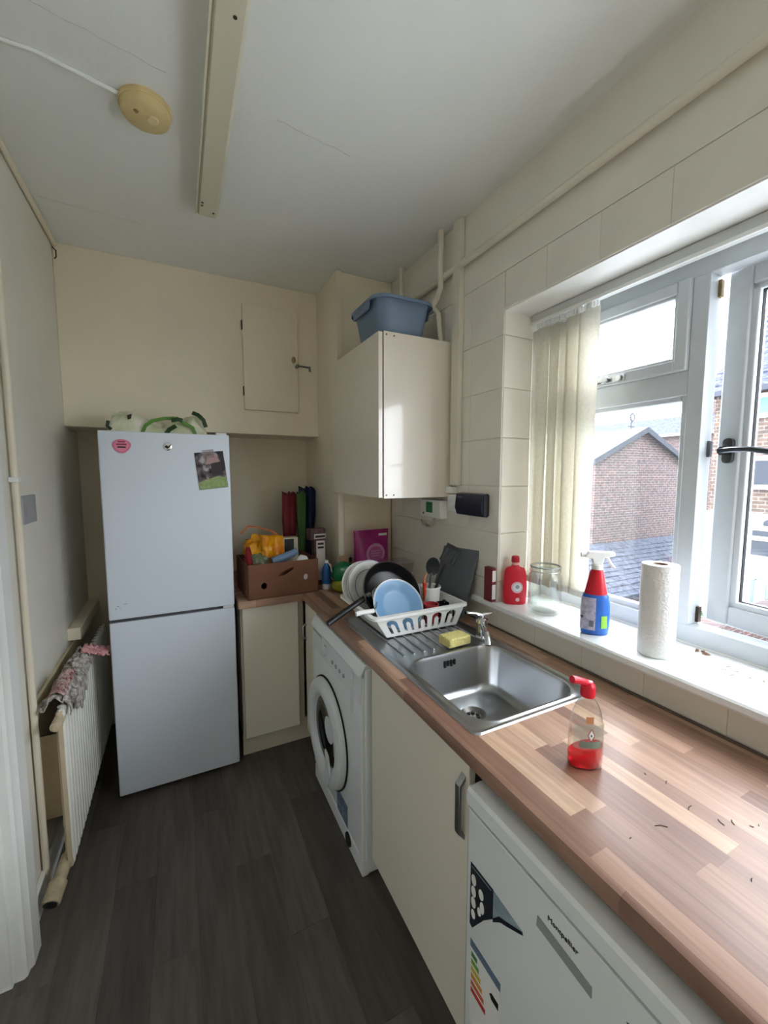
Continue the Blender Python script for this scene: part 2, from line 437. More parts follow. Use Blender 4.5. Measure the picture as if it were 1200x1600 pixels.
# hatch on the bulkhead
d1 = struct(thing('door_1', None, None, (.537, 2.61, 1.94)), 'small square cupboard hatch in the bulkhead')
obj('hatch_panel', G().box(.373, .701, 2.606, 2.624, 1.94, 2.55), paint, d1, bevel=.0025)
for z in (2.05, 2.43): obj('hinge', G().box(.368,.3735,2.605,2.624,z-.026,z+.026), screwm, d1, bevel=.001)
m_ = frame_m((.672, 2.606, 2.262), (1,0,0), (0,0,1))
g = G(m_); 
obj('keyhole_plate', g.loft([[(r*math.cos(t*PI/8)*.8, r*math.sin(t*PI/8)*1.25, zz) for t in range(16)] for r,zz in ((.016,0),(.016,.004),(.008,.006))]), brass, d1)
hd = obj('handle', G().cyl((.69,2.606,2.222),(.69,2.578,2.222),.011,12).tube([(.69,2.58,2.222),(.73,2.576,2.221),(.768,2.576,2.218)],.006,8).tube([(.765,2.576,2.226),(.768,2.576,2.195)],.007,8), darkchrome, d1)

# ------------------------------------------------------------------ window
FX0, FX1 = 1.44, 1.505
win = struct(thing('window_1', None, None, (1.47, .1275, 1.0)), 'white plastic framed window over the sink with a casement ajar')
g = G()
for y0,y1,z0,z1 in ((1.245,OY1,1.07,2.15),(.706,.752,1.07,2.15),(.0,.05,1.07,2.15),(OY0,OY0+.06,1.07,2.15),(-.35,-.29,1.07,2.15),(OY0,OY1,1.0,1.07),(OY0,OY1,2.15,OZ1),(.752,1.245,1.80,1.876)):
    g.box(FX0,FX1,y0,y1,z0,z1)
obj('window_frame', g, upvc, win, bevel=.002)
def bead(y0,y1,z0,z1,x,w,d,parent,name='bead'):
    g = G(); g.box(x,x+d,y0,y0+w,z0,z1); g.box(x,x+d,y1-w,y1,z0,z1); g.box(x,x+d,y0+w,y1-w,z0,z0+w); g.box(x,x+d,y0+w,y1-w,z1-w,z1)
    return obj(name, g, upvc, parent, bevel=.004)
bead(.744,1.25,1.062,1.812,FX0+.012,.028,.03,win)
obj('pane', G().box(1.468,1.474,.76,1.235,1.08,1.80), dusty_glass, win)
bead(-.29,.0,1.07,2.15,FX0+.012,.026,.03,win)
obj('pane', G().box(1.468,1.474,-.28,-.01,1.08,2.14), glass, win)
bead(-.99,-.35,1.07,2.15,FX0+.012,.026,.03,win)
obj('pane', G().box(1.468,1.474,-.98,-.36,1.08,2.14), glass, win)  # unseen extra pane, added to brighten the fridge and left wall
ts = bead(.753,1.243,1.876,2.152,1.424,.036,.04,win,'fanlight_sash')
bead(.786,1.21,1.908,2.120,1.432,.014,.03,ts)
obj('pane', G().box(1.446,1.451,.79,1.205,1.91,2.115), glass, ts)
g = G().cyl((1.424,1.02,1.895),(1.408,1.02,1.895),.013,12).box(1.402,1.412,1.0,1.075,1.888,1.902).cyl((1.424,.965,1.893),(1.410,.965,1.893),.012,12).box(1.418,1.425,.945,1.09,1.882,1.906)
obj('handle', g, mat('satin_metal',(190,192,194),.25,metal=1), ts, bevel=.002)
# casement pushed slightly open on its far hinge
hinge = Matrix.Translation((1.452,.06,0)) @ Matrix.Rotation(math.radians(-5.2),4,'Z') @ Matrix.Translation((-1.452,-.06,0))
def cg(): return G(hinge)
cs0,cs1,cz0,cz1 = .06,.695,1.082,2.160
g = cg(); sw = .062
g.box(1.452,1.515,cs0,cs0+sw,cz0,cz1); g.box(1.452,1.515,cs1-sw,cs1,cz0,cz1); g.box(1.452,1.515,cs0+sw,cs1-sw,cz0,cz0+sw); g.box(1.452,1.515,cs0+sw,cs1-sw,cz1-sw,cz1)
cas = obj('casement_sash', g, upvc, win, bevel=.006)
g = cg(); w=.02
y0,y1,z0,z1 = cs0+sw-.004,cs1-sw+.004,cz0+sw-.004,cz1-sw+.004
for q in ((y0,y0+w,z0,z1),(y1-w,y1,z0,z1),(y0,y1,z0,z0+w),(y0,y1,z1-w,z1)): g.box(1.460,1.505,*q)
obj('bead', g, upvc, cas, bevel=.004)
g = cg(); w=.0035
y0,y1,z0,z1 = y0+.018,y1-.018,z0+.018,z1-.018
for q in ((y0,y0+w,z0,z1),(y1-w,y1,z0,z1),(y0,y1,z0,z0+w),(y0,y1,z1-w,z1)): g.box(1.476,1.490,*q)
obj('glazing_gasket', g, blackgap, cas)
obj('pane', cg().box(1.481,1.486,y0,y1,z0,z1), glass, cas)
g = cg(); g.lathe([(.001,0),(.001,0)],n=4) if False else None
g.prism(rrect(.645,.672,1.585,1.66,.012,4),1.438,1.452,'x')
g.cyl((1.44,.658,1.622),(1.41,.658,1.622),.013,14)
g.tube([(1.412,.662,1.622),(1.408,.63,1.624),(1.404,.58,1.622),(1.402,.53,1.612)],.0085,10)
obj('handle', g, darkchrome, cas)
# friction stays / keeps in the gap
obj('keep', G().box(1.480,1.498,.698,.706,1.605,1.655), darkchrome, win, bevel=.001)
obj('stay', G().box(1.482,1.50,.697,.706,2.085,2.135), brass, win, bevel=.001)
obj('stay', G().box(1.482,1.50,.697,.706,1.075,1.125), screwm, win, bevel=.001)
# sill
g = G().prism([(1.163,.992),(1.166,1.006),(1.172,1.011),(1.45,1.011),(1.45,.986),(1.166,.986)], OY0-.05, OY1-.002, 'y')
g.prism([(1.163,.992),(1.166,1.006),(1.172,1.011),(1.1885,1.011),(1.1885,.986),(1.166,.986)], OY1-.002, 1.447, 'y')
obj('window_sill', g, sillm, win)
# reveal head
obj('reveal_head', G().box(XR+.004, 1.445, OY0, OY1, OZ1-.004, OZ1+.002), gloss_white, win)
g = G().tube([(1.4385,OY0,1.0125),(1.4385,OY1-.01,1.0125)],.0035,6)
obj('sealant', g, white_pl, win)

# ------------------------------------------------------------------ vertical blind
bl = thing('vertical_blind', 'cream vertical blind gathered at the end of its track', 'blind', (1.375, 1.1, 2.15))
obj('headrail', G().box(1.330,1.372,-1.03,1.295,2.168,2.202), mat('blind_rail',(205,208,206),.35), bl, bevel=.003)
obj('rail_lip', G().box(1.326,1.334,-1.03,1.295,2.160,2.172), white_pl, bl, bevel=.002)
vm = fabric_mat('cream_blind_fabric', (246,243,234), .58)
vanes = [(1.258,1.345,4),(1.212,1.354,10),(1.168,1.362,-14),(1.126,1.367,6),(1.088,1.352,-16),(1.036,1.343,4)]
for (yy, xx, an) in vanes:
    W, a = .089, math.radians(an)
    def fn(u, v, yy=yy, xx=xx, a=a):
        s = (u-.5)*W; c = .006*math.cos((u-.5)*PI)
        tw = .12*math.sin(v*5+yy*30)*(1-v)
        z = 1.09+v*(2.140-1.09)
        return (xx+s*math.sin(a+tw)-c, yy+s*math.cos(a+tw), z)
    v = obj('vane', G().grid(fn, 6, 14), vm, bl, smooth=1.2, solid=.0008)
    obj('hanger', G().box(xx-.005,xx+.005,yy-.012,yy+.012,2.136,2.168), white_pl, v, bevel=.001)
    obj('bottom_weight', G(frame_m((xx,yy,0),(math.sin(a),math.cos(a),0),(0,0,1))).box(-.043,.043,1.088,1.115,-.003,.003), fabric_mat('blind_hem',(214,208,184),.2), v)
g = G()
for k in range(22):
    yy = 1.0+k*.0128
    g.box(1.336,1.348,yy,yy+.004,2.142,2.160)
obj('spacer_chain', g, white_pl, bl)['kind'] = 'stuff'

# ------------------------------------------------------------------ worktop
wk = worktop_mat(); wk2 = worktop_mat(True)
WF = .585
wtop = thing('worktop', 'wood-block effect laminate worktop running under the window', 'worktop', (.89, .8, .86))
prof = [(WF+.012,.860),(WF+.003,.863),(WF,.870),(WF,.888),(WF+.004,.897),(WF+.014,.900),(.67,.900),(.67,.860)]
g = G().prism(prof, -1.25, 2.165, 'y')
g.box(.67,1.06,-1.25,.786,.86,.9).box(.67,1.06,1.187,2.165,.86,.9).box(1.06,1.188,-1.25,2.165,.86,.9)
o = obj('long_run', g, wk, wtop)
g = G().box(.25,.834,2.165,2.928,.8602,.8998).box(.834,1.188,2.165,2.2735,.8602,.8998)
obj('return_run', g, wk2, wtop, bevel=.002)
obj('edging', G().box(.247,.25,2.166,2.928,.861,.899), wk, wtop)
g = G().box(1.178,1.1885,-1.25,2.26,.900,.9045)
obj('sealant_bead', g, mat('grubby_sealant',(96,84,76),.7), wtop, bevel=.002)

# ------------------------------------------------------------------ base units
def unit(name,label,loc): return thing(name,label,'cabinet',loc,'kitchen base units')
u = unit('base_cabinet','cream base cabinet under the brown cardboard box, facing the room',(.42,2.5,0))
obj('carcass', G().box(.262,.60,2.225,2.90,.13,.858), carcass, u)
obj('door', G().box(.272,.566,2.204,2.223,.128,.850), cream_matt, u, bevel=.002)
obj('plinth', G().box(.262,.66,2.262,2.278,0,.126), plinthm, u, bevel=.001)
u = unit('base_cabinet','narrow cream cabinet door in the corner beside the washing machine',(.75,2.08,0))
obj('carcass', G().box(.62,1.16,1.955,2.195,.13,.858), carcass, u)
dd = obj('door', G().box(.597,.617,1.965,2.165,.115,.850), cream_matt, u, bevel=.002)
g = G().tube([(.597,2.15,.735),(.578,2.15,.72),(.578,2.15,.66),(.597,2.15,.645)],.005,8)
obj('handle', g, steel, dd)
obj('plinth', G().box(.65,.666,1.955,2.26,0,.126), plinthm, u)
u = unit('base_cabinet','wide plain cream cabinet door under the sink with a bow handle',(.9,1.02,0))
obj('carcass', G().box(.622,1.16,.735,1.31,.12,.70), carcass, u)
dd = obj('door', G().box(.602,.622,.742,1.305,.095,.852), cream_matt, u, bevel=.002)
g = G(); hy=.762
poly = [(.602,.642),(.582,.665),(.582,.792),(.602,.815),(.602,.80),(.590,.784),(.590,.673),(.602,.657)]
g.prism(poly, hy-.009, hy+.009, 'y')
obj('handle', g, steel, dd, bevel=.0015)
obj('plinth', G().box(.652,.668,.70,1.32,0,.118), plinthm, u)

# ------------------------------------------------------------------ washing machine
wm = thing('washing_machine','white front-loading washing machine under the worktop','washing machine',(.85,1.635,0))
y0,y1 = 1.325,1.94
obj('body', G().box(.585,1.13,y0,y1,.012,.835), appl, wm, bevel=.006)
g = G()
g.prism([(.585,.075),(.574,.08),(.570,.10),(.570,.69),(.580,.80),(.585,.80)], y0+.004, y1-.004, 'y')
fp = obj('front_panel', g, appl, wm, bevel=.004)
obj('kick_panel', G().box(.572,.60,y0+.004,y1-.004,.004,.073), appl, wm, bevel=.003)
obj('top_lid', G().prism([(.568,.802),(.562,.812),(.585,.854),(1.13,.856),(1.13,.836),(.585,.836)], y0, y1, 'y'), appl, wm, bevel=.003)
fas = obj('control_panel', G().prism([(.572,.70),(.566,.702),(.574,.798),(.582,.80)], y0+.006, y1-.006, 'y'), appl_p, wm, bevel=.001)
mK = frame_m((.569,1.735,.705),(0,-1,0),(0,0,1))
obj('dial', G(frame_m((.571,1.74,.75),(0,-1,0),(.08,0,1))).lathe([(.026,0),(.024,.012),(.020,.014),(.0,.014)],n=20), appl_p, fas)
for k in range(4): obj('button', G(frame_m((.570,1.64-k*.045,.735),(0,-1,0),(.08,0,1))).lathe([(.009,0),(.008,.005),(0,.005)],n=12), mat('grey_button',(160,166,172),.4), fas)
obj('detergent_drawer', G().box(.566,.575,1.80,1.92,.715,.79), appl_p, fas, bevel=.003)
obj('moulding', G().prism(rrect(1.405,1.428,.628,.79,.011,4), .5655,.572,'x'), appl_p, fp, bevel=.002)
dc = frame_m((.570,1.705,.385),(0,-1,0),(0,0,1))
g = G(dc).lathe([(.236,0),(.236,.012),(.228,.028),(.205,.038),(.175,.036),(.155,.022),(.150,.010)],n=48,cap0=False,cap1=False)
dr = obj('door', g, appl_p, wm)
obj('door_glass', G(dc).lathe([(.152,.012),(.14,.016),(.11,.008),(.06,.0),(0.001,-.002)],n=40,cap0=False), mat('smoked_glass',(18,20,22),.06,spec=.8), dr)
obj('door_gasket', G(dc).hoop([(.243,.001),(.243,.006),(.236,.006),(.236,.001)]), blackgap, dr)
obj('door_catch', G(dc).prism([(.05,-.235),(.095,-.20),(.13,-.13),(.10,-.05),(.06,-.04),(.075,-.10),(.05,-.16)],.034,.042,'z'), appl_p, dr, bevel=.002)
st = obj('energy_sticker', G().box(.5692,.5698,1.475,1.60,.085,.185), mat('navy_sticker',(52,72,104),.4,var=.5,vscale=60,vcol=(150,165,180)), fp)
obj('filter_cap', G(frame_m((.571,1.47,.045),(0,-1,0),(0,0,1))).lathe([(.028,0),(.026,.006),(0,.006)],n=16), black, wm)

# ------------------------------------------------------------------ under-counter appliance
ap = thing('undercounter_appliance','white under-counter fridge with stickers and lettering, nearest the viewer','appliance',(.85,.415,0))
ay0,ay1 = .138,.693
obj('body', G().box(.615,1.12,ay0,ay1,.02,.80), appl, ap, bevel=.004)
obj('lid', G().prism([(.562,.802),(.557,.808),(.557,.838),(.563,.846),(1.12,.846),(1.12,.80),(.57,.80)], ay0, ay1, 'y'), appl, ap)
adoor = obj('door', G().prism(rrect(.560,.605,ay0,ay1,.008,3), .05, .795, 'z'), appl, ap, bevel=.002)
obj('seal', G().box(.600,.616,ay0+.01,ay1-.01,.06,.79), mat('grey_seal',(120,120,120),.7), ap)
hm = mat('recess_grey',(150,154,156),.4)
obj('recessed_grip', G().prism([(.488,.720),(.486,.742),(.374,.732),(.374,.712)], .5588, .5602, 'x'), hm, adoor)
text('lettering','Montpellier',.0135, frame_m((.5594,.464,.757),(0,-1,0),(0,0,1)), mat('lettering_dark',(40,42,46),.4), adoor)
navy = mat('navy_print',(28,34,46),.35)
stk = obj('warranty_sticker', G().prism([(.677,.675),(.603,.677),(.602,.610),(.630,.577),(.668,.518),(.677,.522)], .5592,.5602,'x'), navy, adoor)
obj('sticker_frame', G().prism([(.672,.669),(.609,.671),(.609,.6685),(.672,.6665)],.5588,.5592,'x'), mat('pale_blue_print',(150,168,180),.4,var=.3,vscale=50), stk)
obj('sticker_curl', G().prism([(.602,.676),(.521,.669),(.565,.645),(.584,.636),(.602,.612)], .5592,.5602,'x'), mat('pale_blue_print',(150,168,180),.4,var=.3,vscale=50), stk)
obj('curl_edge', G().prism([(.521,.669),(.565,.645),(.584,.636),(.602,.612),(.602,.603),(.580,.626),(.562,.636),(.519,.663)], .5590,.5601,'x'), navy, stk)
for (cy,cz,rx,rz) in ((.665,.640,.008,.013),(.665,.612,.008,.013),(.665,.585,.008,.013),(.640,.628,.008,.012),(.636,.600,.007,.014),(.665,.556,.007,.011),(.645,.582,.006,.010)):
    obj('print_blob', G(frame_m((.5591,cy,cz),(0,-1,0),(0,0,1))).lathe([(1,0),(1,.0005)],n=14,sx=rx,sy=rz), label_w, stk)
en = obj('energy_label', G().box(.5592,.5601,.574,.672,.28,.490), label_w, adoor)
obj('label_header', G().box(.5588,.5592,.574,.672,.470,.490), mat('blue_grey_print',(96,116,140),.5), en)
for k,(col,l) in enumerate((((60,130,70),.020),((110,160,60),.026),((200,180,60),.032),((214,140,60),.038),((206,96,56),.044),((190,50,50),.050))):
    obj('rating_bar', G().box(.5588,.5592,.668-l,.668,.448-k*.018,.460-k*.018), mat('rating_%d'%k,col,.5), en)
obj('rating_arrow', G().prism([(.600,.436),(.579,.436),(.579,.420),(.600,.420),(.606,.428)],.5588,.5592,'x'), black, en)
for (yy,zz) in ((.318,.745),(.328,.728),(.310,.722),(.298,.738),(.300,.715),(.286,.726),(.315,.705),(.278,.712)):
    obj('ink_mark', G().prism([(yy,zz),(yy-.012,zz+.006),(yy-.016,zz-.002),(yy-.006,zz-.006)],.5592,.5602,'x'), navy, adoor)
for yy in (ay0+.04, ay1-.04):
    obj('foot', G().cyl((.63,yy,0),(.63,yy,.03),.016,12), black, ap)

# ------------------------------------------------------------------ sink
sk = thing('kitchen_sink','stainless steel inset sink with drainer under the window','sink',(.86,1.2,.9))
hole = rrect(.672,1.058,.788,1.185,.075,8)
outer = rrect(.634,1.098,.760,1.705,.02,8)
ridge = rrect(.665,1.066,.780,1.193,.08,8)
g = G().loft([[(x,y,.9002) for x,y in outer],[(x,y,.9045) for x,y in rrect(.637,1.095,.763,1.702,.02,8)],
              [(x,y,.9045) for x,y in rrect(.641,1.091,.767,1.698,.02,8)],[(x,y,.9025) for x,y in rrect(.644,1.088,.770,1.695,.02,8)],
              [(x,y,.9025) for x,y in rrect(.659,1.072,.776,1.199,.086,8)],[(x,y,.9055) for x,y in ridge],[(x,y,.903) for x,y in hole],
              [(x,y,.89) for x,y in rrect(.676,1.054,.792,1.181,.073,8)],[(x,y,.765) for x,y in rrect(.690,1.040,.806,1.167,.065,8)],
              [(x,y,.748) for x,y in rrect(.700,1.030,.816,1.157,.06,8)],[(x,y,.741) for x,y in rrect(.716,1.014,.832,1.141,.05,8)],
              [(.87+.042*math.cos(math.radians(a)),1.055+.042*math.sin(math.radians(a)),.738) for a in [i*10 for i in range(36)]]], cap0=False, cap1=False)
# match ring ordering: rrect starts at the +x,+y corner
bowl = obj('basin', g, steel, sk, smooth=.9)
bowl_drain = G().lathe([(.043,.7385),(.040,.736),(.034,.733),(.028,.728),(.012,.727),(0.001,.729)],c=(.87,1.055,0),n=28,cap0=False)
ws = obj('waste', bowl_drain, mat('dull_waste_metal',(130,128,122),.4,metal=1), sk)
for k in range(6):
    a = k*PI/3; obj('waste_slot', G().cyl((.87+.018*math.cos(a),1.055+.018*math.sin(a),.7280),(.87+.018*math.cos(a),1.055+.018*math.sin(a),.7325),.0062,10), mat('dark_slot',(40,34,28),.6), ws)
for k in range(4):
    x = .835+.014*k; obj('overflow_slot', G().box(x-.004,x+.004,1.174,1.1805,.855+.004*(k%2),.878), blackgap, sk)
for k in range(9):
    x = .70+k*.042
    obj('drainer_rib', G().tube([(x,1.235,.9024),(x,1.26,.9045),(x,1.66,.9045),(x,1.68,.9024)],.0035,8), steel, sk)
tp = thing('mixer_tap','small chrome mixer tap behind the sink','tap',(1.055,1.24,.9045))
obj('body', G().lathe([(.027,.0),(.027,.006),(.021,.012),(.019,.055),(.024,.062),(.024,.078),(.012,.086)],c=(1.055,1.24,.9045),n=24), chrome, tp)
obj('spout', G().tube([(1.055,1.24,.945),(1.04,1.215,.962),(1.01,1.165,.966),(.985,1.125,.952),(.978,1.113,.935)],.0115,12), chrome, tp)
obj('lever', G().tube([(1.055,1.24,.985),(1.05,1.235,1.0),(1.02,1.245,1.008),(.99,1.25,1.012)],.008,10,.006).tube([(1.05,1.235,1.0),(1.085,1.22,1.006)],.008,10,.006), chrome, tp)
spg = mat('yellow_sponge',(226,214,140),.9,var=.12,vscale=60,bump=.6,bscale=120)
so = obj('sponge', G(Matrix.Translation((.92,1.235,.9085))@Matrix.Rotation(.06,4,'Z')).box(-.052,.052,-.034,.034,0,.034), spg, bevel=.005)
tag(so,'pale yellow sponge on the drainer beside the tap','sponge')

# ------------------------------------------------------------------ dish rack
dk = thing('dish_rack','white plastic dish rack with arched slots on the drainer','dish rack',(.86,1.55,.908))
RB = dict(x0=.712,x1=1.048,y0=1.40,y1=1.70,z=.908); RT = dict(x0=.650,x1=1.075,y0=1.378,y1=1.722,z=1.0)
# sides: strips between arched slots
def side(p0,p1,q0,q1,n,arch=True):
    # p bottom corners, q top corners; build wall with n arched slots as pieces
    g = G(); p0,p1,q0,q1 = map(Vector,(p0,p1,q0,q1))
    nrm = (p1-p0).cross(q0-p0).normalized()*.0022
    P = lambda u,v: (p0.lerp(p1,u)).lerp(q0.lerp(q1,u),v)
    def quad(a,b,c,d):
        g.loft([[x-nrm for x in (a,b,c,d)],[x+nrm for x in (a,b,c,d)]])
    quad(P(0,0),P(1,0),P(1,.14),P(0,.14)); quad(P(0,.84),P(1,.84),P(1,1),P(0,1))
    m = .05; w = (1-2*m)/n
    quad(P(0,.14),P(m,.14),P(m,.84),P(0,.84)); quad(P(1-m,.14),P(1,.14),P(1,.84),P(1-m,.84))
    for k in range(n):
        a = m+w*k; b = a+w
        c = (a+b)/2; r = w*.34
        ya = .62
        # side posts
        quad(P(a,.14),P(c-r,.14),P(c-r,ya),P(a,ya)); quad(P(c+r,.14),P(b,.14),P(b,ya),P(c+r,ya))
        # arch top
        prev = None
        for i in range(7):
            t = PI*i/6; u = c-r*math.cos(t); v = ya+(.84-ya)*.85*math.sin(t)
            if prev is not None: quad(P(prev[0],prev[1]),P(u,v),P(u,.84),P(prev[0],.84))
            else: quad(P(a,ya),P(u,v),P(u,.84),P(a,.84))
            prev = (u,v)
        quad(P(c+r,ya),P(b,ya),P(b,.84),P(c+r,.84))
        # tongue
        quad(P(c-r*.42,.14),P(c+r*.42,.14),P(c+r*.42,.5),P(c-r*.42,.5))
        quad(P(c-r*.42,.5),P(c+r*.42,.5),P(c+r*.2,.58),P(c-r*.2,.58))
    return g
b,t = RB,RT
obj('side', side((b['x0'],b['y0'],b['z']),(b['x1'],b['y0'],b['z']),(t['x0'],t['y0'],t['z']),(t['x1'],t['y0'],t['z']),5), white_pl, dk, smooth=.5)
obj('side', side((b['x0'],b['y1'],b['z']),(b['x1'],b['y1'],b['z']),(t['x0'],t['y1'],t['z']),(t['x1'],t['y1'],t['z']),5), white_pl, dk, smooth=.5)
obj('side', side((b['x1'],b['y0'],b['z']),(b['x1'],b['y1'],b['z']),(t['x1'],t['y0'],t['z']),(t['x1'],t['y1'],t['z']),4), white_pl, dk, smooth=.5)
gq = G(); gq.loft([[(b['x0'],b['y0'],b['z']),(b['x0'],b['y1'],b['z']),(t['x0'],t['y1'],t['z']),(t['x0'],t['y0'],t['z'])],
                   [(b['x0']+.004,b['y0'],b['z']),(b['x0']+.004,b['y1'],b['z']),(t['x0']+.004,t['y1'],t['z']),(t['x0']+.004,t['y0'],t['z'])]])
obj('side', gq, white_pl, dk)
g = G(); ro = rrect(t['x0']-.014,t['x1']+.014,t['y0']-.014,t['y1']+.014,.024,5); ri = rrect(t['x0']+.002,t['x1']-.002,t['y0']+.002,t['y1']-.002,.018,5)
g.loft([[(x,y,.993) for x,y in ro],[(x,y,1.004) for x,y in ro],[(x,y,1.006) for x,y in ri],[(x,y,.995) for x,y in ri],[(x,y,.993) for x,y in ro]],False,False)
obj('rim', g, white_pl, dk, smooth=.9)
g = G()
for k in range(12):
    x = b['x0']+.012+k*(b['x1']-b['x0']-.024)/11
    g.box(x-.004,x+.004,b['y0'],b['y1'],b['z'],b['z']+.004)
for k in range(6):
    y = b['y0']+.01+k*.055
    g.box(b['x0'],b['x1'],y-.004,y+.004,b['z'],b['z']+.0045)
obj('base_grid', g, white_pl, dk)
for x in (.74,1.02):
    for y in (1.42,1.68): obj('foot', G().cyl((x,y,.903),(x,y,.909),.008,8), white_pl, dk)

def plate(name, label, cat, ctr, r, tilt, yaw, m, prof=None, group=None, rimm=None, lines=None):
    M_ = Matrix.Translation(ctr) @ Matrix.Rotation(yaw,4,'Z') @ Matrix.Rotation(math.radians(90)-tilt,4,'X')
    prof = prof or [(.0,.0),(.55*r,0),(.62*r,.002),(.70*r,.008),(r,.018),(r*1.005,.020),(r,.0215),(.70*r,.0115),(.62*r,.005),(.5*r,.0032),(0.0005,.003)]
    o = obj(name, G(M_).lathe(prof,n=48,cap0=False,cap1=False), m, smooth=.9)
    tag(o,label,cat,group)
    return o, M_
def ring(M_, r, z, w, m, parent, name='rim_line'):
    g = G(M_).hoop([(r-w,z),(r-w,z+.0006),(r+w,z+.0006+w*.28),(r+w,z+w*.28)])
    o = obj(name, g, m, None); 
    o.parent = parent; o.matrix_parent_inverse = Matrix.Translation(parent.location).inverted()
    return o
china = mat('white_china',(240,240,236),.12)
greyl = mat('grey_glaze_line',(120,128,136),.2)
p1,M1 = plate('dinner_plate','white dinner plate with a thin grey ring, in front of the frying pan\'s back','plate',(.768,1.672,1.035),.125,.48,.10,china)
p1['label'] = 'white dinner plate with a thin grey ring leaning behind the frying pan'
ring(M1,.083,.0125,.0015,greyl,p1)
ring(M1,.122,.0212,.002,greyl,p1)
p2,M2 = plate('dinner_plate','white plate rearmost in the rack, mostly hidden by the ringed plate','plate',(.750,1.70,1.030),.122,.48,.10,china)
bluep = mat('pale_blue_enamel',(120,162,200),.25)
p3,M3 = plate('side_plate','pale blue round plate with a white edge at the front of the rack','plate',(.800,1.480,1.001),.110,.62,.0,bluep)
ring(M3,.1095,.0200,.003,china,p3,'white_edge')
# frying pan
fpn = thing('frying_pan','black frying pan standing in the dish rack with its handle over the worktop edge','frying pan',(.80,1.53,.915))
MP = Matrix.Translation((.812,1.585,1.022)) @ Matrix.Rotation(.05,4,'Z') @ Matrix.Rotation(math.radians(90)-.58,4,'X')
panm = mat('black_nonstick',(20,20,22),.3)
obj('pan_bowl', G(MP).lathe([(0,0),(.10,0),(.112,.006),(.134,.042),(.137,.043),(.135,.045),(.110,.010),(.10,.004),(0.0005,.004)],n=48,cap0=False,cap1=False), panm, fpn)
obj('pan_rim', G(MP).hoop([(.134,.043),(.138,.043),(.138,.046),(.134,.046)]), mat('brown_rim',(58,50,44),.3), fpn)
obj('handle', G().tube([(.695,1.555,1.035),(.66,1.545,1.022),(.575,1.525,.990),(.505,1.508,.962)],.012,10), black, fpn)
obj('handle_ferrule', G().tube([(.712,1.558,1.04),(.692,1.554,1.034)],.013,10), steel, fpn)
# sieve
sv = thing('sieve','small sieve with a white plastic handle resting on the rack rim','sieve',(.66,1.42,1.0))
obj('handle', G().tube([(.592,1.425,1.014),(.615,1.425,1.017),(.655,1.425,1.016),(.668,1.425,1.016)],.009,10), white_pl, sv)
obj('wire_neck', G().tube([(.666,1.425,1.016),(.69,1.45,1.02),(.71,1.485,1.03),(.725,1.52,1.035)],.003,8), chrome, sv)
gm = G(frame_m((.748,1.548,1.03),(.8,.3,-.1),(0,.5,.8)))
obj('hoop', gm.tube([(.036*math.cos(a*PI/12),.036*math.sin(a*PI/12),0) for a in range(24)],.0025,6,closed=True), chrome, sv)
obj('mesh_bowl', G(frame_m((.748,1.548,1.03),(.8,.3,-.1),(0,.5,.8))).lathe([(.036,0),(.03,.016),(.016,.026),(.0005,.028)],n=24,cap0=False), mat('steel_mesh',(150,152,154),.4,metal=1), sv)
# cutlery pot and utensils
po = thing('cutlery_pot','white ribbed cutlery pot at the back of the rack holding utensils','pot',(1.0,1.53,.914))
gp = G()
gp.lathe([(.038,0),(.042,.10),(.044,.135),(.041,.135),(.039,.10),(.035,.004),(.0005,.004)],c=(1.0,1.53,.9135),n=32,cap0=True,cap1=False)
obj('pot_body', gp, white_pl, po)
obj('pot_rim', G().hoop([(.044,.128),(.047,.130),(.047,.137),(.044,.137)],(1.0,1.53,.9135)), white_pl, po)
ut = thing('slotted_turner','black slotted turner standing in the cutlery pot','utensil',(1.01,1.53,.92))
A = Vector((.985,1.53,.935)); B = Vector((1.045,1.50,1.128))
obj('handle', G().tube([A,A.lerp(B,.5),B,B+Vector((.012,-.004,.022))],.007,8,.0055), nylon, ut)
fm = frame_m(B+Vector((.010,-.004,.018)),(.55,-.45,-.35),(.70,-.1,.66))
g = G(fm)
for k in range(5):
    u0=-.036+k*.0165; g.box(u0,u0+.0062,.012,.085,-.0015,.0015)
g.loft([[(-.010,-.01,-.0018),(.010,-.01,-.0018),(.010,-.01,.0018),(-.010,-.01,.0018)],[(-.036,.016,-.0015),(.036,.016,-.0015),(.036,.016,.0015),(-.036,.016,.0015)]])
g.box(-.036,.036,.08,.098,-.0015,.0015)
obj('blade', g, nylon, ut)
ut = thing('serving_spoon','black nylon spoon in the cutlery pot beside the turner','utensil',(.99,1.54,.92))
A = Vector((.99,1.545,.935)); B = Vector((.985,1.50,1.115))
obj('handle', G().tube([A,B],.007,8,.006), mat('grey_handle',(88,100,106),.4), ut)
g = G(frame_m(B+Vector((.004,-.004,.032)),(.8,-.5,-.1),(.1,-.2,.95))).lathe([(.0005,-.008),(.6,-.006),(1,.0),(.96,.001),(.6,-.003),(.0005,-.005)],n=24,sx=.030,sy=.042,cap0=False,cap1=False)
obj('spoon_bowl', g, nylon, ut)
ut = thing('peeler','orange-handled peeler leaning out of the cutlery pot','utensil',(.97,1.53,.92))
obj('handle', G().tube([(.975,1.53,.94),(.955,1.51,1.075)],.008,10,.009), mat('orange_red_plastic',(214,72,40),.35), ut)
obj('peeler_blade', G().tube([(.955,1.51,1.075),(.952,1.505,1.095),(.958,1.50,1.118)],.004,8), mat('pale_orange_plastic',(230,150,110),.4), ut)
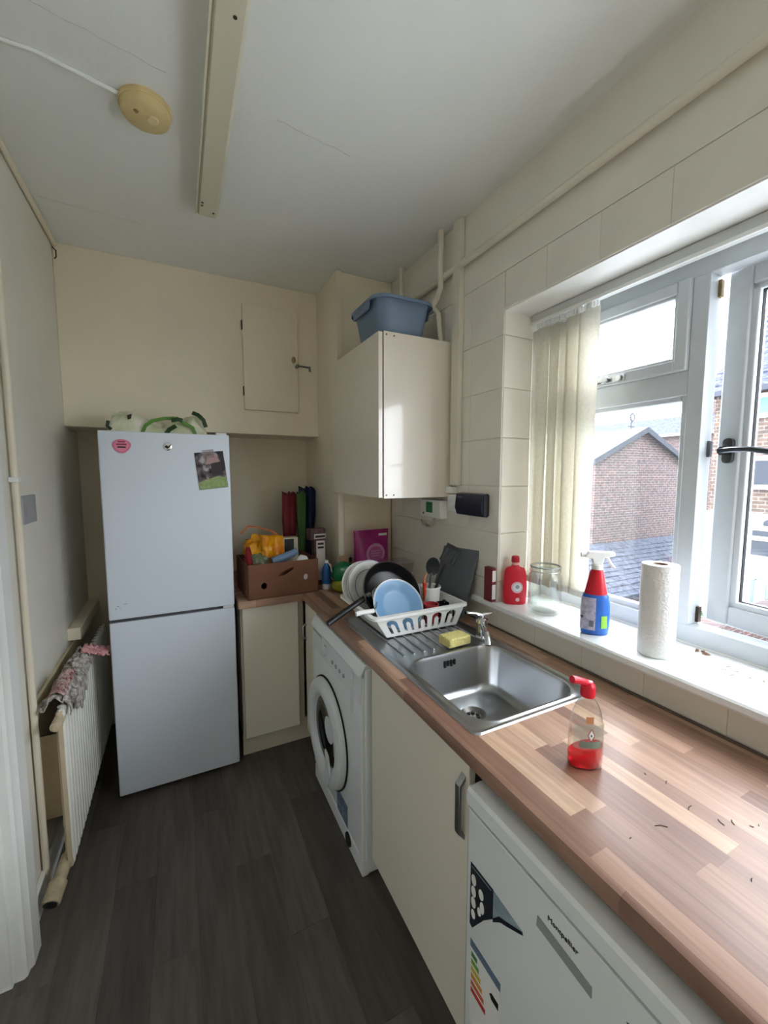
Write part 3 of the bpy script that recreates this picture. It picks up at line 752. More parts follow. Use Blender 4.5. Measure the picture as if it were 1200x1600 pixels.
# mugs seen through the slots
def mug(name,label,x,y,r,h,m):
    o = thing(name,label,'mug',(x,y,.914))
    obj('cup', G().lathe([(r*.8,0),(r*.92,.01),(r,h),(r-.003,h),(r*.88,.012),(.0005,.006)],c=(x,y,.9135),n=28,cap1=False), m, o)
    obj('handle', G().tube([(x+r*.6*1.3,y-r*.7,.914+h*.75),(x+r*.95,y-r-.012,.914+h*.7),(x+r*.95,y-r-.014,.914+h*.4),(x+r*.6*1.3,y-r*.7,.914+h*.25)],.004,8), m, o)
mug('mug','red mug in the rack behind the front slots',.955,1.455,.034,.082,mat('red_glaze',(190,70,74),.2))
mug('mug','dark green mug in the front corner of the rack',.752,1.452,.0,.0,red_pl) if False else None
mug('mug','dark green mug in the rack below the blue plate',.845,1.478,.030,.06,mat('dark_green_glaze',(40,62,62),.2))
mug('mug','black mug at the window end of the dish rack',1.012,1.452,.030,.078,mat('black_glaze',(26,27,30),.2))

# chopping board
MB_ = frame_m((1.105,1.565,.906),(-.02,-1,0.0),(.30,-.03,1))
cb = obj('chopping_board', G(MB_).loft([[(x,y,-.004) for x,y in rrect(-.135,.135,0,.352,.03,6)],[(x,y,.004) for x,y in rrect(-.135,.135,0,.352,.03,6)]]), mat('grey_board',(104,110,118),.5,var=.08,vscale=40,bump=.1,bscale=120), bevel=.0015)
tag(cb,'grey chopping board leaning on the wall behind the dish rack','chopping board')

# ------------------------------------------------------------------ bottle on the worktop
bt = thing('washing_up_bottle','nearly empty clear squeeze bottle with red cap and liquid on the worktop','bottle',(.793,.575,.9))
def ell(prof,c,m=None,n=32):  # list (rx, ry, z)
    return [[(c[0]+rx*math.cos(2*PI*i/n), c[1]+ry*math.sin(2*PI*i/n), c[2]+z) for i in range(n)] for rx,ry,z in prof]
MBt = Matrix.Translation((.793,.575,.9)) @ Matrix.Rotation(math.radians(-28),4,'Z')
bprof = [(.034,.020,0),(.0375,.0235,.004),(.0385,.0245,.03),(.038,.024,.07),(.036,.022,.10),(.031,.019,.125),(.024,.0165,.143),(.016,.014,.154),(.0125,.0125,.160),(.0125,.0125,.168)]
obj('bottle_body', G(MBt).loft(ell(bprof,(0,0,0)),True,False), clearpl, bt, smooth=1)
lq = [(.0325,.0188,.0015),(.036,.022,.005),(.037,.023,.03),(.0368,.0228,.042)]
rl = ell(lq,(0,0,0))
rl[-1] = [(x,y,z+x*.28) for x,y,z in rl[-1]]
obj('liquid', G(MBt).loft(rl), mat('red_liquid',(235,16,40),.08,trans=.55,ior=1.33), bt, smooth=.9)
gl = G(MBt)
def lab(u,v):
    a = math.radians(-150+120*u); z = .05+.055*v
    k = .0003
    return ((.0382+k)*math.cos(a),(.0242+k)*math.sin(a),z)
pl = part_label(obj('label', gl.grid(lab,14,4), thin_glass('sheer_label',(.72,.78,.70),.05,.10), bt, smooth=1), 'sheer faded green label')
def labd(cu,cv,su,sv):
    return lambda u,v: (lambda a,z: ((.0388)*math.cos(a),(.0248)*math.sin(a),z))(math.radians(-150+120*(cu+su*(u-.5+ (v-.5)*0))), .05+.055*(cv+sv*(v-.5)))
obj('label_patch', G(MBt).grid(labd(.45,1.25,.2,.28),4,3), mat('orange_print',(200,140,96),.5), pl, smooth=1)
obj('label_band', G(MBt).grid(labd(.5,.22,.6,.28),8,2), mat('green_grey_print',(120,136,122),.5), pl, smooth=1)
def diam(k):
    g = G(MBt)
    pts = [(.50,.62+.3*k),(.50+.10*k,.62),(.50,.62-.3*k),(.50-.10*k,.62)]
    V = []
    for cu,cv in pts:
        a = math.radians(-150+120*cu); V.append(((.0392+.0003*(1-k))*math.cos(a),(.0252+.0003*(1-k))*math.sin(a),.05+.055*cv))
    g.f([g.v(p) for p in V]); return g
obj('hazard_diamond', diam(1.0), mat('dark_red_print',(150,60,60),.5), pl, smooth=0)
obj('hazard_inner', diam(.75), label_w, pl, smooth=0)
obj('hazard_mark', diam(.22), black, pl, smooth=0)
cp = obj('cap', G(MBt).loft(ell([(.0145,.0145,.162),(.0155,.0155,.165),(.0155,.0155,.182),(.014,.014,.188),(.009,.009,.195),(.0005,.0005,.197)],(0,0,0)),True,True), red_pl, bt)
obj('nozzle', G(MBt).tube([(0,0,.186),(-.012,-.004,.196),(-.03,-.010,.203),(-.042,-.014,.206)],.0075,12,.0085), red_pl, cp)

# crumbs on the worktop
cr_m = mat('dark_crumb',(60,44,38),.9)
for k,(x,y,l,a) in enumerate(((.90,.46,.010,.4),(.885,.495,.005,1),(.87,.40,.016,.2),(.905,.345,.012,.8),(.925,.325,.006,2),(.94,.32,.005,.5),(.775,.40,.022,-.6),(.80,.275,.008,.3),(.885,.355,.014,1.2),(.70,.41,.004,0),(.80,.20,.008,.9))):
    o = obj('crumb', G(Matrix.Translation((x,y,.9001))@Matrix.Rotation(a,4,'Z')).tube([(-l/2,0,.0005),(0,l*.12,.0009),(l/2,0,.0005)],.0006,5), cr_m)
    tag(o,'tiny dark crumb on the worktop by the squeeze bottle','crumb','crumbs scattered on the worktop')

# ------------------------------------------------------------------ window sill things
ZS = 1.0112
rb = thing('detergent_bottle','red plastic bottle with a round white emblem on the sill','bottle',(1.245,1.262,ZS))
MR = Matrix.Translation((1.245,1.262,ZS)) @ Matrix.Rotation(math.radians(-32),4,'Z')
obj('bottle_body', G(MR).loft(ell([(.042,.022,0),(.046,.026,.004),(.048,.028,.03),(.049,.028,.075),(.046,.027,.115),(.043,.025,.140),(.036,.021,.152),(.018,.015,.158),(.014,.014,.165)],(0,0,0)),True,True), red_pl, rb, smooth=1)
obj('neck', G(MR).loft(ell([(.014,.014,.160),(.0135,.0135,.178)],(0,0,0))), mat('pale_pink_plastic',(225,170,165),.3), rb)
obj('cap', G(MR).loft(ell([(.016,.016,.176),(.017,.017,.179),(.016,.016,.198),(.012,.012,.203)],(0,0,0))), mat('dark_red_plastic',(176,18,40),.3), rb, bevel=.001)
def emblem(cx,cz,r,k,rad=(.0462,.0282)):
    g = G(MR); n=20; cc=[]
    for i in range(n):
        t=2*PI*i/n; u=cx+r*math.cos(t); a=-PI/2+u/rad[0]*1.0
        cc.append(g.v(((rad[0]+k)*math.cos(a),(rad[1]+k)*math.sin(a),cz+r*math.sin(t))))
    g.f(cc); return g
obj('emblem', emblem(.004,.075,.024,.0012), mat('pale_rose_print',(232,190,196),.5), rb, smooth=0)
obj('emblem_centre', emblem(.004,.075,.017,.0020), label_w, rb, smooth=0)
obj('emblem_mark', emblem(.004,.078,.008,.0026), mat('grey_print',(150,150,158),.5), rb, smooth=0)
obj('lower_print', emblem(.006,.024,.008,.0012), mat('pale_rose_print',(232,190,196),.5), rb, smooth=0)
cbx = thing('carton','slim maroon and white carton beside the red bottle on the sill','carton',(1.178,1.34,ZS))
obj('carton_body', G().box(1.1655,1.187,1.312,1.362,ZS,ZS+.145), mat('maroon_card',(120,40,48),.5), cbx, bevel=.001)
obj('white_panel', G().box(1.167,1.1855,1.3112,1.3121,ZS+.012,ZS+.135), label_w, cbx)
obj('dark_band', G().box(1.1665,1.1862,1.3106,1.3113,ZS+.075,ZS+.088), mat('maroon_card',(120,40,48),.5), cbx)
jr = thing('glass_jar','large empty clip-top glass jar on the sill','jar',(1.268,1.125,ZS))
jp = [(.050,0),(.058,.004),(.062,.012),(.062,.135),(.060,.150),(.052,.162),(.052,.172),(.056,.176),(.056,.184)]
obj('jar_body', G().lathe(jp,c=(1.268,1.125,ZS),n=40,cap1=False), jarglass, jr, smooth=1)
obj('jar_inner', G().lathe([(.0005,.008),(.05,.009),(.057,.016),(.058,.13),(.055,.15),(.048,.163),(.048,.172),(.052,.184)],c=(1.268,1.125,ZS),n=40,cap0=False,cap1=False), jarglass, jr, smooth=1)
obj('jar_lip', G().tube([(1.268+.054*math.cos(a*PI/16),1.125+.054*math.sin(a*PI/16),ZS+.184) for a in range(32)],.0035,8,closed=True), mat('lip_glass',(190,200,196),.08,trans=.6), jr)
obj('wire_clip', G().tube([(1.268+.0565*math.cos(a*PI/16),1.125+.0565*math.sin(a*PI/16),ZS+.168) for a in range(32)],.0018,6,closed=True), steel, jr)
sg = thing('shot_glass','tiny tumbler between the red bottle and the big jar','glass',(1.325,1.235,ZS))
obj('tumbler', G().lathe([(.017,0),(.019,.004),(.022,.055),(.020,.055),(.017,.008),(.0005,.007)],c=(1.312,1.225,ZS),n=24,cap1=False), jarglass, sg, smooth=1)
# trigger spray
sp = thing('spray_bottle','red and blue trigger spray bottle with white nozzle on the sill','spray bottle',(1.252,.895,ZS))
MS = Matrix.Translation((1.252,.895,ZS)) @ Matrix.Rotation(math.radians(-38),4,'Z')
bluepl = mat('bright_blue_plastic',(40,104,196),.3)
obj('bottle_body', G(MS).loft(ell([(.040,.024,0),(.0445,.028,.004),(.046,.029,.03),(.046,.029,.085),(.044,.028,.115),(.040,.027,.135),(.034,.025,.142)],(0,0,0)),True,True), bluepl, sp, smooth=1)
obj('red_sleeve', G(MS).loft(ell([(.037,.0262,.138),(.034,.025,.15),(.027,.022,.185),(.022,.020,.21),(.017,.017,.222),(.0165,.0165,.224)],(0,0,0)),True,True), mat('deep_red_plastic',(200,20,40),.3), sp, smooth=1)
def slab(a0,a1,z0,z1,k=.0012,cut=0):
    def fn(u,v):
        a = math.radians(a0+(a1-a0)*u); z=z0+(z1-z0)*v
        s = 1.0 if z<.085 else 1-(z-.085)/.05*.09
        return ((.046*s+k)*math.cos(a),(.029*s+k)*math.sin(a),z)
    return fn
obj('label', G(MS).grid(slab(-178,-98,.018,.128),10,8), mat('lilac_label',(206,202,222),.5,var=.15,vscale=70,vcol=(160,160,190)), sp, smooth=1)
obj('label_code', G(MS).grid(slab(-122,-104,.03,.052,.0018),4,2), mat('grey_code',(120,124,136),.6), sp, smooth=1)
obj('label_code', G(MS).grid(slab(-172,-150,.056,.064,.0018),4,2), mat('dark_code',(60,60,72),.6), sp, smooth=1)
obj('green_flash', G(MS).grid(slab(-76,-48,.026,.068,.0012),6,4), mat('lime_print',(150,214,70),.5), sp, smooth=1)
obj('collar', G(MS).loft(ell([(.0175,.0175,.222),(.0175,.0175,.238),(.014,.014,.240)],(0,0,0))), white_pl, sp)
hd_ = obj('spray_head', G(MS).prism([(-.040,.262),(-.040,.270),(-.030,.282),(.050,.282),(.052,.270),(.020,.262),(.014,.240),(-.014,.240),(-.018,.258)],-.011,.011,'y'), white_pl, sp, bevel=.002)
obj('trigger', G(MS).tube([(.030,0,.266),(.036,0,.252),(.046,0,.236),(.054,0,.228)],.0045,8), white_pl, hd_)
obj('nozzle', G(MS).cyl((-.040,0,.270),(-.052,0,.270),.009,14), white_pl, hd_)
# kitchen roll
kr = thing('kitchen_roll','white kitchen paper roll standing on the sill','kitchen roll',(1.272,.705,ZS))
paper = mat('white_paper',(244,244,242),.85,var=.04,vscale=40,bump=.5,bscale=150)
obj('paper', G().lathe([(.020,.001),(.0475,.001),(.0485,.004),(.0485,.272),(.0475,.275),(.020,.275),(.020,.001)],c=(1.272,.705,ZS),n=48,cap0=False,cap1=False), paper, kr)
obj('core', G().lathe([(.0198,.001),(.0198,.2748),(.0185,.2748),(.0185,.001)],c=(1.272,.705,ZS),n=32,cap0=False,cap1=False), mat('tan_card',(150,124,104),.8), kr)
obj('loose_edge', G().loft([[(1.272+.0487*math.cos(math.radians(a)),.705+.0487*math.sin(math.radians(a)),z) for a in range(195,216,3)]+[(1.272+.0497*math.cos(math.radians(a)),.705+.0497*math.sin(math.radians(a)),z) for a in range(213,192,-3)] for z in (ZS+.002,ZS+.274)]), paper, kr)
# debris
for k,(x,y) in enumerate(((1.40,.655),(1.405,.640),(1.395,.628))):
    o = obj('dead_moth', G(Matrix.Translation((x,y,ZS+.001))@Matrix.Rotation(k*1.1,4,'Z')).loft([[(-.012,0,0),(0,-.005,.001),(.012,0,0),(0,.005,.001)],[(-.008,0,.004),(0,-.003,.007),(.008,0,.004),(0,.003,.007)]]), mat('dry_brown_wing',(150,118,100),.9,var=.4,vscale=120))
    tag(o,'dry brown insect scrap on the sill by the frame','debris','scraps beside the window frame')
for k,(x,y,l) in enumerate(((1.335,.555,.014),(1.35,.535,.012),(1.365,.56,.012),(1.315,.53,.016),(1.34,.50,.008),(1.35,.475,.012))):
    o = obj('flake', G(Matrix.Translation((x,y,ZS))@Matrix.Rotation(-1.2+k*.3,4,'Z')).loft([[(-l/2,-.003,0),(l/2,-.002,0),(l/2,.003,0),(-l/2,.002,0)],[(-l/2,-.002,.0008),(l/2,-.001,.0008),(l/2,.002,.0008),(-l/2,.001,.0008)]]), mat('olive_flake',(150,146,122),.9))
    tag(o,'small dull flake lying on the white sill','debris','flakes on the sill')

# ------------------------------------------------------------------ wall cabinet and basin
wc_ = thing('wall_cabinet','glossy cream wall cabinet above the dish rack','cabinet',(1.0,1.95,1.446))
obj('carcass', G().box(.826,1.186,1.657,2.262,1.446,2.172), carcass, wc_)
obj('side_panel', G().box(.824,1.187,1.648,1.657,1.443,2.174), cream_gloss, wc_, bevel=.0008)
obj('door', G().box(.799,.819,1.652,2.258,1.446,2.170), cream_gloss, wc_, bevel=.0015)
for x,z in ((.836,1.458),(.874,1.458),(.836,2.160),(.874,2.158)):
    obj('screw', G().cyl((x,1.6485,z),(x,1.6465,z),.0035,8), screwm, wc_)
bs = thing('washing_up_bowl','slate blue plastic washing-up bowl on top of the wall cabinet','bowl',(.98,1.83,2.176))
bz = 2.1765
def rr3(x0,x1,y0,y1,r,z): return [(x,y,z) for x,y in rrect(x0,x1,y0,y1,r,6)]
g = G().loft([rr3(.835,1.055,1.69,1.94,.05,bz),rr3(.828,1.062,1.683,1.947,.055,bz+.006),rr3(.805,1.085,1.662,1.968,.06,bz+.150),
              rr3(.792,1.098,1.649,1.981,.065,bz+.152),rr3(.790,1.100,1.647,1.983,.066,bz+.142),rr3(.787,1.103,1.644,1.986,.068,bz+.142),rr3(.788,1.102,1.645,1.985,.067,bz+.157),
              rr3(.809,1.081,1.666,1.964,.058,bz+.156),rr3(.832,1.058,1.687,1.943,.052,bz+.010),rr3(.84,1.05,1.695,1.935,.045,bz+.006)])
obj('bowl_body', g, pale_bl, bs, smooth=.8)
obj('lug', G().prism([(1.72,bz+.142),(1.91,bz+.142),(1.90,bz+.108),(1.73,bz+.108)],.785,.792,'x'), pale_bl, bs, bevel=.003)
obj('lug', G().prism([(1.72,bz+.142),(1.91,bz+.142),(1.90,bz+.108),(1.73,bz+.108)],1.098,1.105,'x'), pale_bl, bs, bevel=.003)

# ------------------------------------------------------------------ pipes and trunking on the window wall
pp = mat('painted_pipe',(226,220,204),.45)
def pipe(label,pts,r,grp=None):
    o = obj('pipe', G().tube(pts,r,12), pp, smooth=1); tag(o,label,'pipe'); return o
pipe('long cream painted pipe running level above the window',[(XR-.022,-1.28,2.485),(XR-.022,1.95,2.485),(XR-.02,2.25,2.485)],.0145)
pipe('cream vertical pipe with an elbow dropping from the ceiling',[(1.15,1.70,ZC-.001),(1.15,1.70,2.43),(1.145,1.725,2.39),(1.14,1.78,2.36)],.0145)
pipe('thin cream pipe in the ceiling corner behind the bowl',[(1.15,2.085,ZC-.001),(1.15,2.085,2.174)],.0125)
pipe('short elbow pipe rising from the cabinet top behind the bowl',[(1.155,1.70,2.1745),(1.150,1.715,2.32),(1.145,1.74,2.348),(1.142,1.83,2.352)],.013)
o = obj('cable_trunking', G().box(XR-.026,XR-.001,1.567,1.625,1.50,ZC-.001), pp, bevel=.003); tag(o,'flat cream trunking running down the wall beside the cabinet','trunking')
o = obj('cable_clip', G().box(XR-.03,XR-.001,1.598,1.668,1.462,1.492), white_pl, bevel=.003); tag(o,'small white junction clip at the cabinet\'s lower corner','clip')

# electrical boxes
sb = thing('boiler_switch_box','white control box with a green label under the wall cabinet','switch box',(XR-.02,1.765,1.33))
obj('box_body', G().box(XR-.045,XR-.001,1.672,1.858,1.332,1.424), white_pl, sb, bevel=.004)
obj('green_label', G().box(XR-.0462,XR-.0448,1.742,1.800,1.358,1.412), mat('green_label',(52,132,84),.5), sb)
obj('indicator', G(frame_m((XR-.045,1.825,1.352),(0,-1,0),(0,0,1))).lathe([(.006,0),(.005,.003),(0,.003)],n=12), mat('pink_grey',(130,110,110),.5), sb)
o = obj('cable', G().tube([(XR-.012,1.90,1.305),(XR-.02,1.87,1.285),(XR-.02,1.83,1.275),(XR-.02,1.79,1.282),(XR-.022,1.765,1.31),(XR-.022,1.76,1.333)],.005,8), mat('grey_cable',(190,186,176),.5)); tag(o,'short looped grey cable below the switch box','cable')
sk2 = thing('switched_spur','white switched spur plate between the cabinet and navy box','switch',(XR-.01,1.615,1.375))
obj('plate', G().box(XR-.014,XR-.001,1.572,1.658,1.372,1.456), white_pl, sk2, bevel=.003)
obj('rocker', G().box(XR-.019,XR-.013,1.585,1.605,1.40,1.43), white_pl, sk2, bevel=.002)
obj('fuse_carrier', G().box(XR-.017,XR-.013,1.622,1.645,1.398,1.432), white_pl, sk2, bevel=.002)
nb = thing('alarm_keypad','navy blue plastic unit on the tiled wall by the window','wall unit',(XR-.02,1.465,1.365))
nm_ = mat('navy_plastic',(24,30,50),.3)
obj('housing', G().prism([(XR-.001,1.366),(XR-.03,1.368),(XR-.042,1.40),(XR-.034,1.464),(XR-.001,1.468)],1.372,1.560,'y'), nm_, nb, bevel=.003)
obj('end_cap', G().box(XR-.03,XR-.002,1.366,1.373,1.372,1.462), mat('dark_grey_plastic',(50,52,58),.4), nb, bevel=.001)
obj('badge', G(frame_m((XR-.0373,1.545,1.452),(0,-1,0),(-.12,0,1))).box(0,.035,-.008,.0,.0,.0012), mat('lilac_print',(96,92,120),.4), nb)

# ------------------------------------------------------------------ corner clutter on the worktop
def pouch_fn(w,h,d,M_,seed=0):
    g = G(M_)
    n=24; rings=[]
    for k in range(9):
        v=k/8; t = d*(math.cos(v*PI/2)**.7)*(.6+.4*min(1,v*4)) if v<1 else .0
        t = max(t,.0015); ww = w*(1-.05*math.sin(v*PI))
        rings.append([(ww*.5*math.copysign(abs(math.cos(2*PI*i/n))**.5,math.cos(2*PI*i/n)), t*math.copysign(abs(math.sin(2*PI*i/n))**.9,math.sin(2*PI*i/n))+.002*noise.noise((i*.7,v*5,seed)), v*h) for i in range(n)])
    return g.loft(rings)
pk_ = thing('laundry_pouch','magenta stand-up pouch with a pale round emblem by the pier','pouch',(1.0,2.20,.9))
MPk = Matrix.Translation((1.013,2.195,.9005)) @ Matrix.Rotation(.06,4,'Z')
mg = mat('magenta_film',(176,40,128),.3,var=.2,vscale=14,vcol=(140,24,100))
obj('pouch_body', pouch_fn(.235,.325,.045,MPk), mg, pk_, smooth=1)
def disc(M_,cx,cz,y,r,m,parent,name,sx=1): 
    g = G(M_); n=22; g.loft([[(cx+r*sx*math.cos(2*PI*i/n),yy,cz+r*math.sin(2*PI*i/n)) for i in range(n)] for yy in (y,y-.001)]); return obj(name,g,m,parent)
disc(MPk,.01,.185,-.0345,.062,mat('pale_pink_print',(206,150,188),.4),pk_,'emblem')
disc(MPk,.01,.185,-.036,.046,mat('pink_print',(190,96,160),.4),pk_,'emblem_centre')
obj('emblem_lines', G(MPk).box(-.02,.04,-.0385,-.0372,.20,.206).box(-.024,.044,-.0385,-.0372,.185,.192).box(-.018,.038,-.0385,-.0372,.170,.176), mat('pale_pink_print',(206,150,188),.4), pk_)
obj('corner_print', G(MPk).box(.04,.095,-.018,-.0165,.288,.302), label_w, pk_)
def tub(label,c,w,d,h,mt_=clearpl,lid=False):
    o = thing('plastic_tub',label,'tub',c)
    x,y,z = c
    obj('tub_body', G().loft([rr3(x-w*.44,x+w*.44,y-d*.44,y+d*.44,.02,z+.0005),rr3(x-w/2,x+w/2,y-d/2,y+d/2,.025,z+h),rr3(x-w/2-.004,x+w/2+.004,y-d/2-.004,y+d/2+.004,.027,z+h)],True,False), mt_, o, smooth=.8)
    return o
frost = thin_glass('frosted_plastic',(.86,.87,.86),.10,.12)
tub('clear plastic tub behind the frying pan against the wall',(1.09,2.02,.9),.16,.17,.085,frost)
t2 = tub('clear plastic tub tipped on its side behind the rack',(1.09,2.02,.987),.15,.16,.075,frost)
t2['label'] = 'clear plastic tub stacked on another behind the frying pan'
def bottle(name,label,c,prof,m,capm,capz,capr,cat='bottle'):
    o = thing(name,label,cat,c)
    b_ = obj('bottle_body', G().lathe(prof,c=c,n=24), m, o, smooth=1)
    obj('cap', G().lathe([(capr,capz[0]),(capr,capz[1]-.002),(capr*.85,capz[1])],c=c,n=18), capm, o)
    return o
bb = bottle('cleaner_bottle','blue bottle with white base beside the cardboard box',(.735,2.205,.9005),[(.024,.03),(.026,.034),(.026,.095),(.021,.125),(.012,.142),(.012,.150)],mat('royal_blue_plastic',(36,92,160),.3),label_w,(.148,.166),.012)
obj('white_foot', G().lathe([(.023,0),(.0245,.003),(.0245,.031)],c=(.735,2.205,.9005),n=24), label_w, bb)
obj('trigger_cord', G().tube([(.735,2.185,1.055),(.752,2.182,1.04),(.758,2.18,1.00)],.003,6), label_w, bb)
gb = thing('green_bag','translucent green bag of cleaning cloths behind the plates','bag',(.80,2.13,.9))
gmat = mat('green_film',(24,118,70),.25,trans=.25); ymat = mat('yellow_green_film',(150,150,40),.4,trans=.15)
def blob(c,rx,ry,rz,seed,amp=.18,n=30):
    g = G(); R_ = []
    for k in range(1,18):
        ph = PI*k/18; ring = []
        for i in range(n):
            d = Vector((math.sin(ph)*math.cos(2*PI*i/n), math.sin(ph)*math.sin(2*PI*i/n), -math.cos(ph)))
            o3 = Vector((seed*3.1, seed*1.7, seed))
            q = 1 + amp*noise.noise(d*1.9+o3) + amp*.75*abs(noise.noise(d*4.3+o3)) - amp*.2 + amp*.35*noise.noise(d*9+o3)
            ring.append((c[0]+rx*d.x*q, c[1]+ry*d.y*q, max(c[2], c[2]+rz*(1+d.z*(1+(q-1)*(.6 if d.z > 0 else 0)))/2)))
        R_.append(ring)
    return g.loft(R_)
obj('bag_body', blob((.80,2.115,.94),.062,.05,.13,3.1), gmat, gb, smooth=1)
obj('bag_base', blob((.795,2.108,.9005),.058,.046,.08,5.7), ymat, gb, smooth=1)
br_ = thing('paper_bag','crumpled tan paper bag beside the magenta pouch','bag',(.875,2.24,.9))
obj('bag_body', pouch_fn(.075,.175,.02,Matrix.Translation((.862,2.238,.9005)),2), mat('tan_paper',(170,140,112),.8), br_, smooth=.5)
obj('fold_clip', G().box(.880,.898,2.216,2.226,1.035,1.065), black, br_, bevel=.002)

# ------------------------------------------------------------------ cardboard box and contents
bx = thing('cardboard_box','brown open cardboard box full of oddments beside the fridge','box',(.48,2.33,.9))
X0,X1,Y0,Y1,Z0,Z1 = .292,.672,2.172,2.50,.9003,1.085
MX = Matrix.Translation((.48,2.33,0))@Matrix.Rotation(.05,4,'Z')@Matrix.Translation((-.48,-2.33,0))
def front_with_holes():
    g = G(MX)
    loops = [[(X0,Z0),(X1,Z0),(X1,Z1),(X0,Z1)],
             [(.490+.045*math.cos(a)*.9+.012*math.sin(a), 1.030+.016*math.sin(a)+.012*math.cos(a)) for a in [2*PI*k/16 for k in range(16)]],
             [(.372+.015*math.cos(a), .968+.018*math.sin(a)) for a in [2*PI*k/12 for k in range(12)]],
             [(.600+.013*math.cos(a), .990+.017*math.sin(a)) for a in [2*PI*k/12 for k in range(12)]]]
    ed = []
    for lp in loops:
        V = [g.v((x, Y0+.002, z)) for x, z in lp]
        ed += [g.bm.edges.new((V[k], V[(k+1)%len(V)])) for k in range(len(V))]
    bmesh.ops.triangle_fill(g.bm, use_beauty=True, edges=ed)
    return g
obj('front_wall', front_with_holes(), card_br, bx, smooth=0, solid=.004)
obj('added_backing', G(MX).box(.425,.585,Y0+.06,Y0+.063,Z0+.005,1.045), card_br, bx)  # card added behind the hand hole so the hole looks dark
o = obj('paper_packet', G(MX).box(.588,.628,Y0+.014,Y0+.05,Z0+.005,1.03), label_w, bevel=.002); tag(o,'white packet showing through the round hole of the cardboard box','packet')
obj('side_wall', G(MX).box(X0,X0+.004,Y0,Y1,Z0,Z1), card_br, bx)
obj('side_wall', G(MX).box(X1-.004,X1,Y0,Y1,Z0,Z1), card_br, bx)
obj('rear_wall', G(MX).box(X0,X1,Y1-.004,Y1,Z0,Z1), card_br, bx)
obj('bottom', G(MX).box(X0,X1,Y0,Y1,Z0,Z0+.004), card_br, bx)
def inside(o): return o
def sbag(name,label,c,rx,ry,rz,m,seed,cat='bag',amp=.25):
    o = obj(name, blob(c,rx,ry,rz,seed,amp), m, smooth=1.2); tag(o,label,cat); return o
yl = thing('carrier_bag','crumpled yellow carrier bag in the cardboard box','bag',(.42,2.40,.91))
ym = mat('yellow_film',(240,176,16),.35,var=.15,vscale=20,vcol=(214,120,20))
obj('bag_body', blob((.402,2.385,.915),.10,.075,.29,1.3,.42,40), ym, yl, smooth=1.2)
def ysheet(u,v):
    x=.395+.13*u; z=1.09+.13*v
    return (x,2.315-.02*math.sin(u*7)+.012*noise.noise((u*4,v*3,1))+.05*v*u, z-.02*u)
obj('bag_flap', G().grid(ysheet,12,8), ym, yl, smooth=1.2, solid=.002)
obj('bag_handle', G().tube([(.30,2.40,1.22),(.34,2.39,1.262),(.40,2.385,1.252),(.47,2.39,1.225),(.50,2.39,1.205)],.004,8), mat('orange_film',(210,110,36),.4), yl)
sbag('red_cloth','dark red cloth stuffed against the fridge side of the box',(.318,2.26,.92),.022,.06,.24,mat('dark_red_cloth',(130,22,34),.8),9.2,'cloth')
sbag('foil_packet','small grey-green foil packet at the front left of the box',(.365,2.235,.99),.05,.035,.14,mat('grey_green_foil',(120,126,96),.35,var=.5,vscale=30,vcol=(60,64,44)),4.4,'packet',.4)
bw = obj('spray_can', G().tube([(.44,2.255,1.075),(.50,2.26,1.092),(.56,2.265,1.112),(.585,2.268,1.122)],.024,16,.018), mat('dusty_blue_plastic',(108,136,166),.4), bevel=.003); tag(bw,'dusty blue bottle lying on top of the box contents','bottle')
wcup = obj('white_bowl', G(Matrix.Translation((.60,2.24,1.05))@Matrix.Rotation(.3,4,'Y')).lathe([(.0005,.052),(.018,.050),(.033,.034),(.039,.006),(.036,.006),(.030,.032),(.016,.046),(.0005,.048)],n=28,cap0=False,cap1=False), china); tag(wcup,'small white bowl upside down in the cardboard box','bowl')
bkx = thing('tea_box','black box with a cream border poking out of the cardboard box','packet',(.56,2.36,1.0))
obj('packet_body', G().box(.50,.615,2.36,2.42,.93,1.185), mat('cream_card',(196,188,160),.6), bkx, bevel=.002)
obj('black_panel', G().box(.535,.59,2.3585,2.361,1.07,1.178), black, bkx)
def carton(label,x0,x1,y0,y1,z0,z1,body,panel):
    o = thing('food_carton',label,'carton',((x0+x1)/2,(y0+y1)/2,z0))
    obj('carton_body', G().box(x0,x1,y0,y1,z0,z1), body, o, bevel=.001)
    obj('front_panel', G().box(x0+.012,x1-.006,y0-.001,y0+.001,z0+.03,z1-.006), panel, o)
    h = (z1-z0)
    for k in range(2): obj('print_line', G().box(x0+.02,x1-.014,y0-.0016,y0-.0006,z1-.03-k*.022,z1-.018-k*.022), mat('dark_brown_print',(52,38,36),.6), o)
    return o
brown = mat('brown_carton',(96,66,58),.6,var=.4,vscale=40,vcol=(60,40,38)); palec = mat('pale_card',(206,196,188),.6)
carton('brown and cream carton standing beside the cardboard box',.695,.765,2.30,2.36,.9003,1.17,brown,palec)
c2 = thing('food_carton','dark carton with a white lettered stripe lying on the standing carton','carton',(.725,2.33,1.171))
obj('carton_body', G(Matrix.Translation((.722,2.33,1.1705))@Matrix.Rotation(.12,4,'Z')).box(-.055,.042,-.03,.03,0,.065), brown, c2, bevel=.001)
obj('white_stripe', G(Matrix.Translation((.722,2.33,1.1705))@Matrix.Rotation(.12,4,'Z')).box(-.032,.0425,-.0308,-.029,.006,.034), palec, c2)
obj('print_line', G(Matrix.Translation((.722,2.33,1.1705))@Matrix.Rotation(.12,4,'Z')).box(-.026,.036,-.0314,-.030,.012,.026), mat('dark_brown_print',(52,38,36),.6), c2)
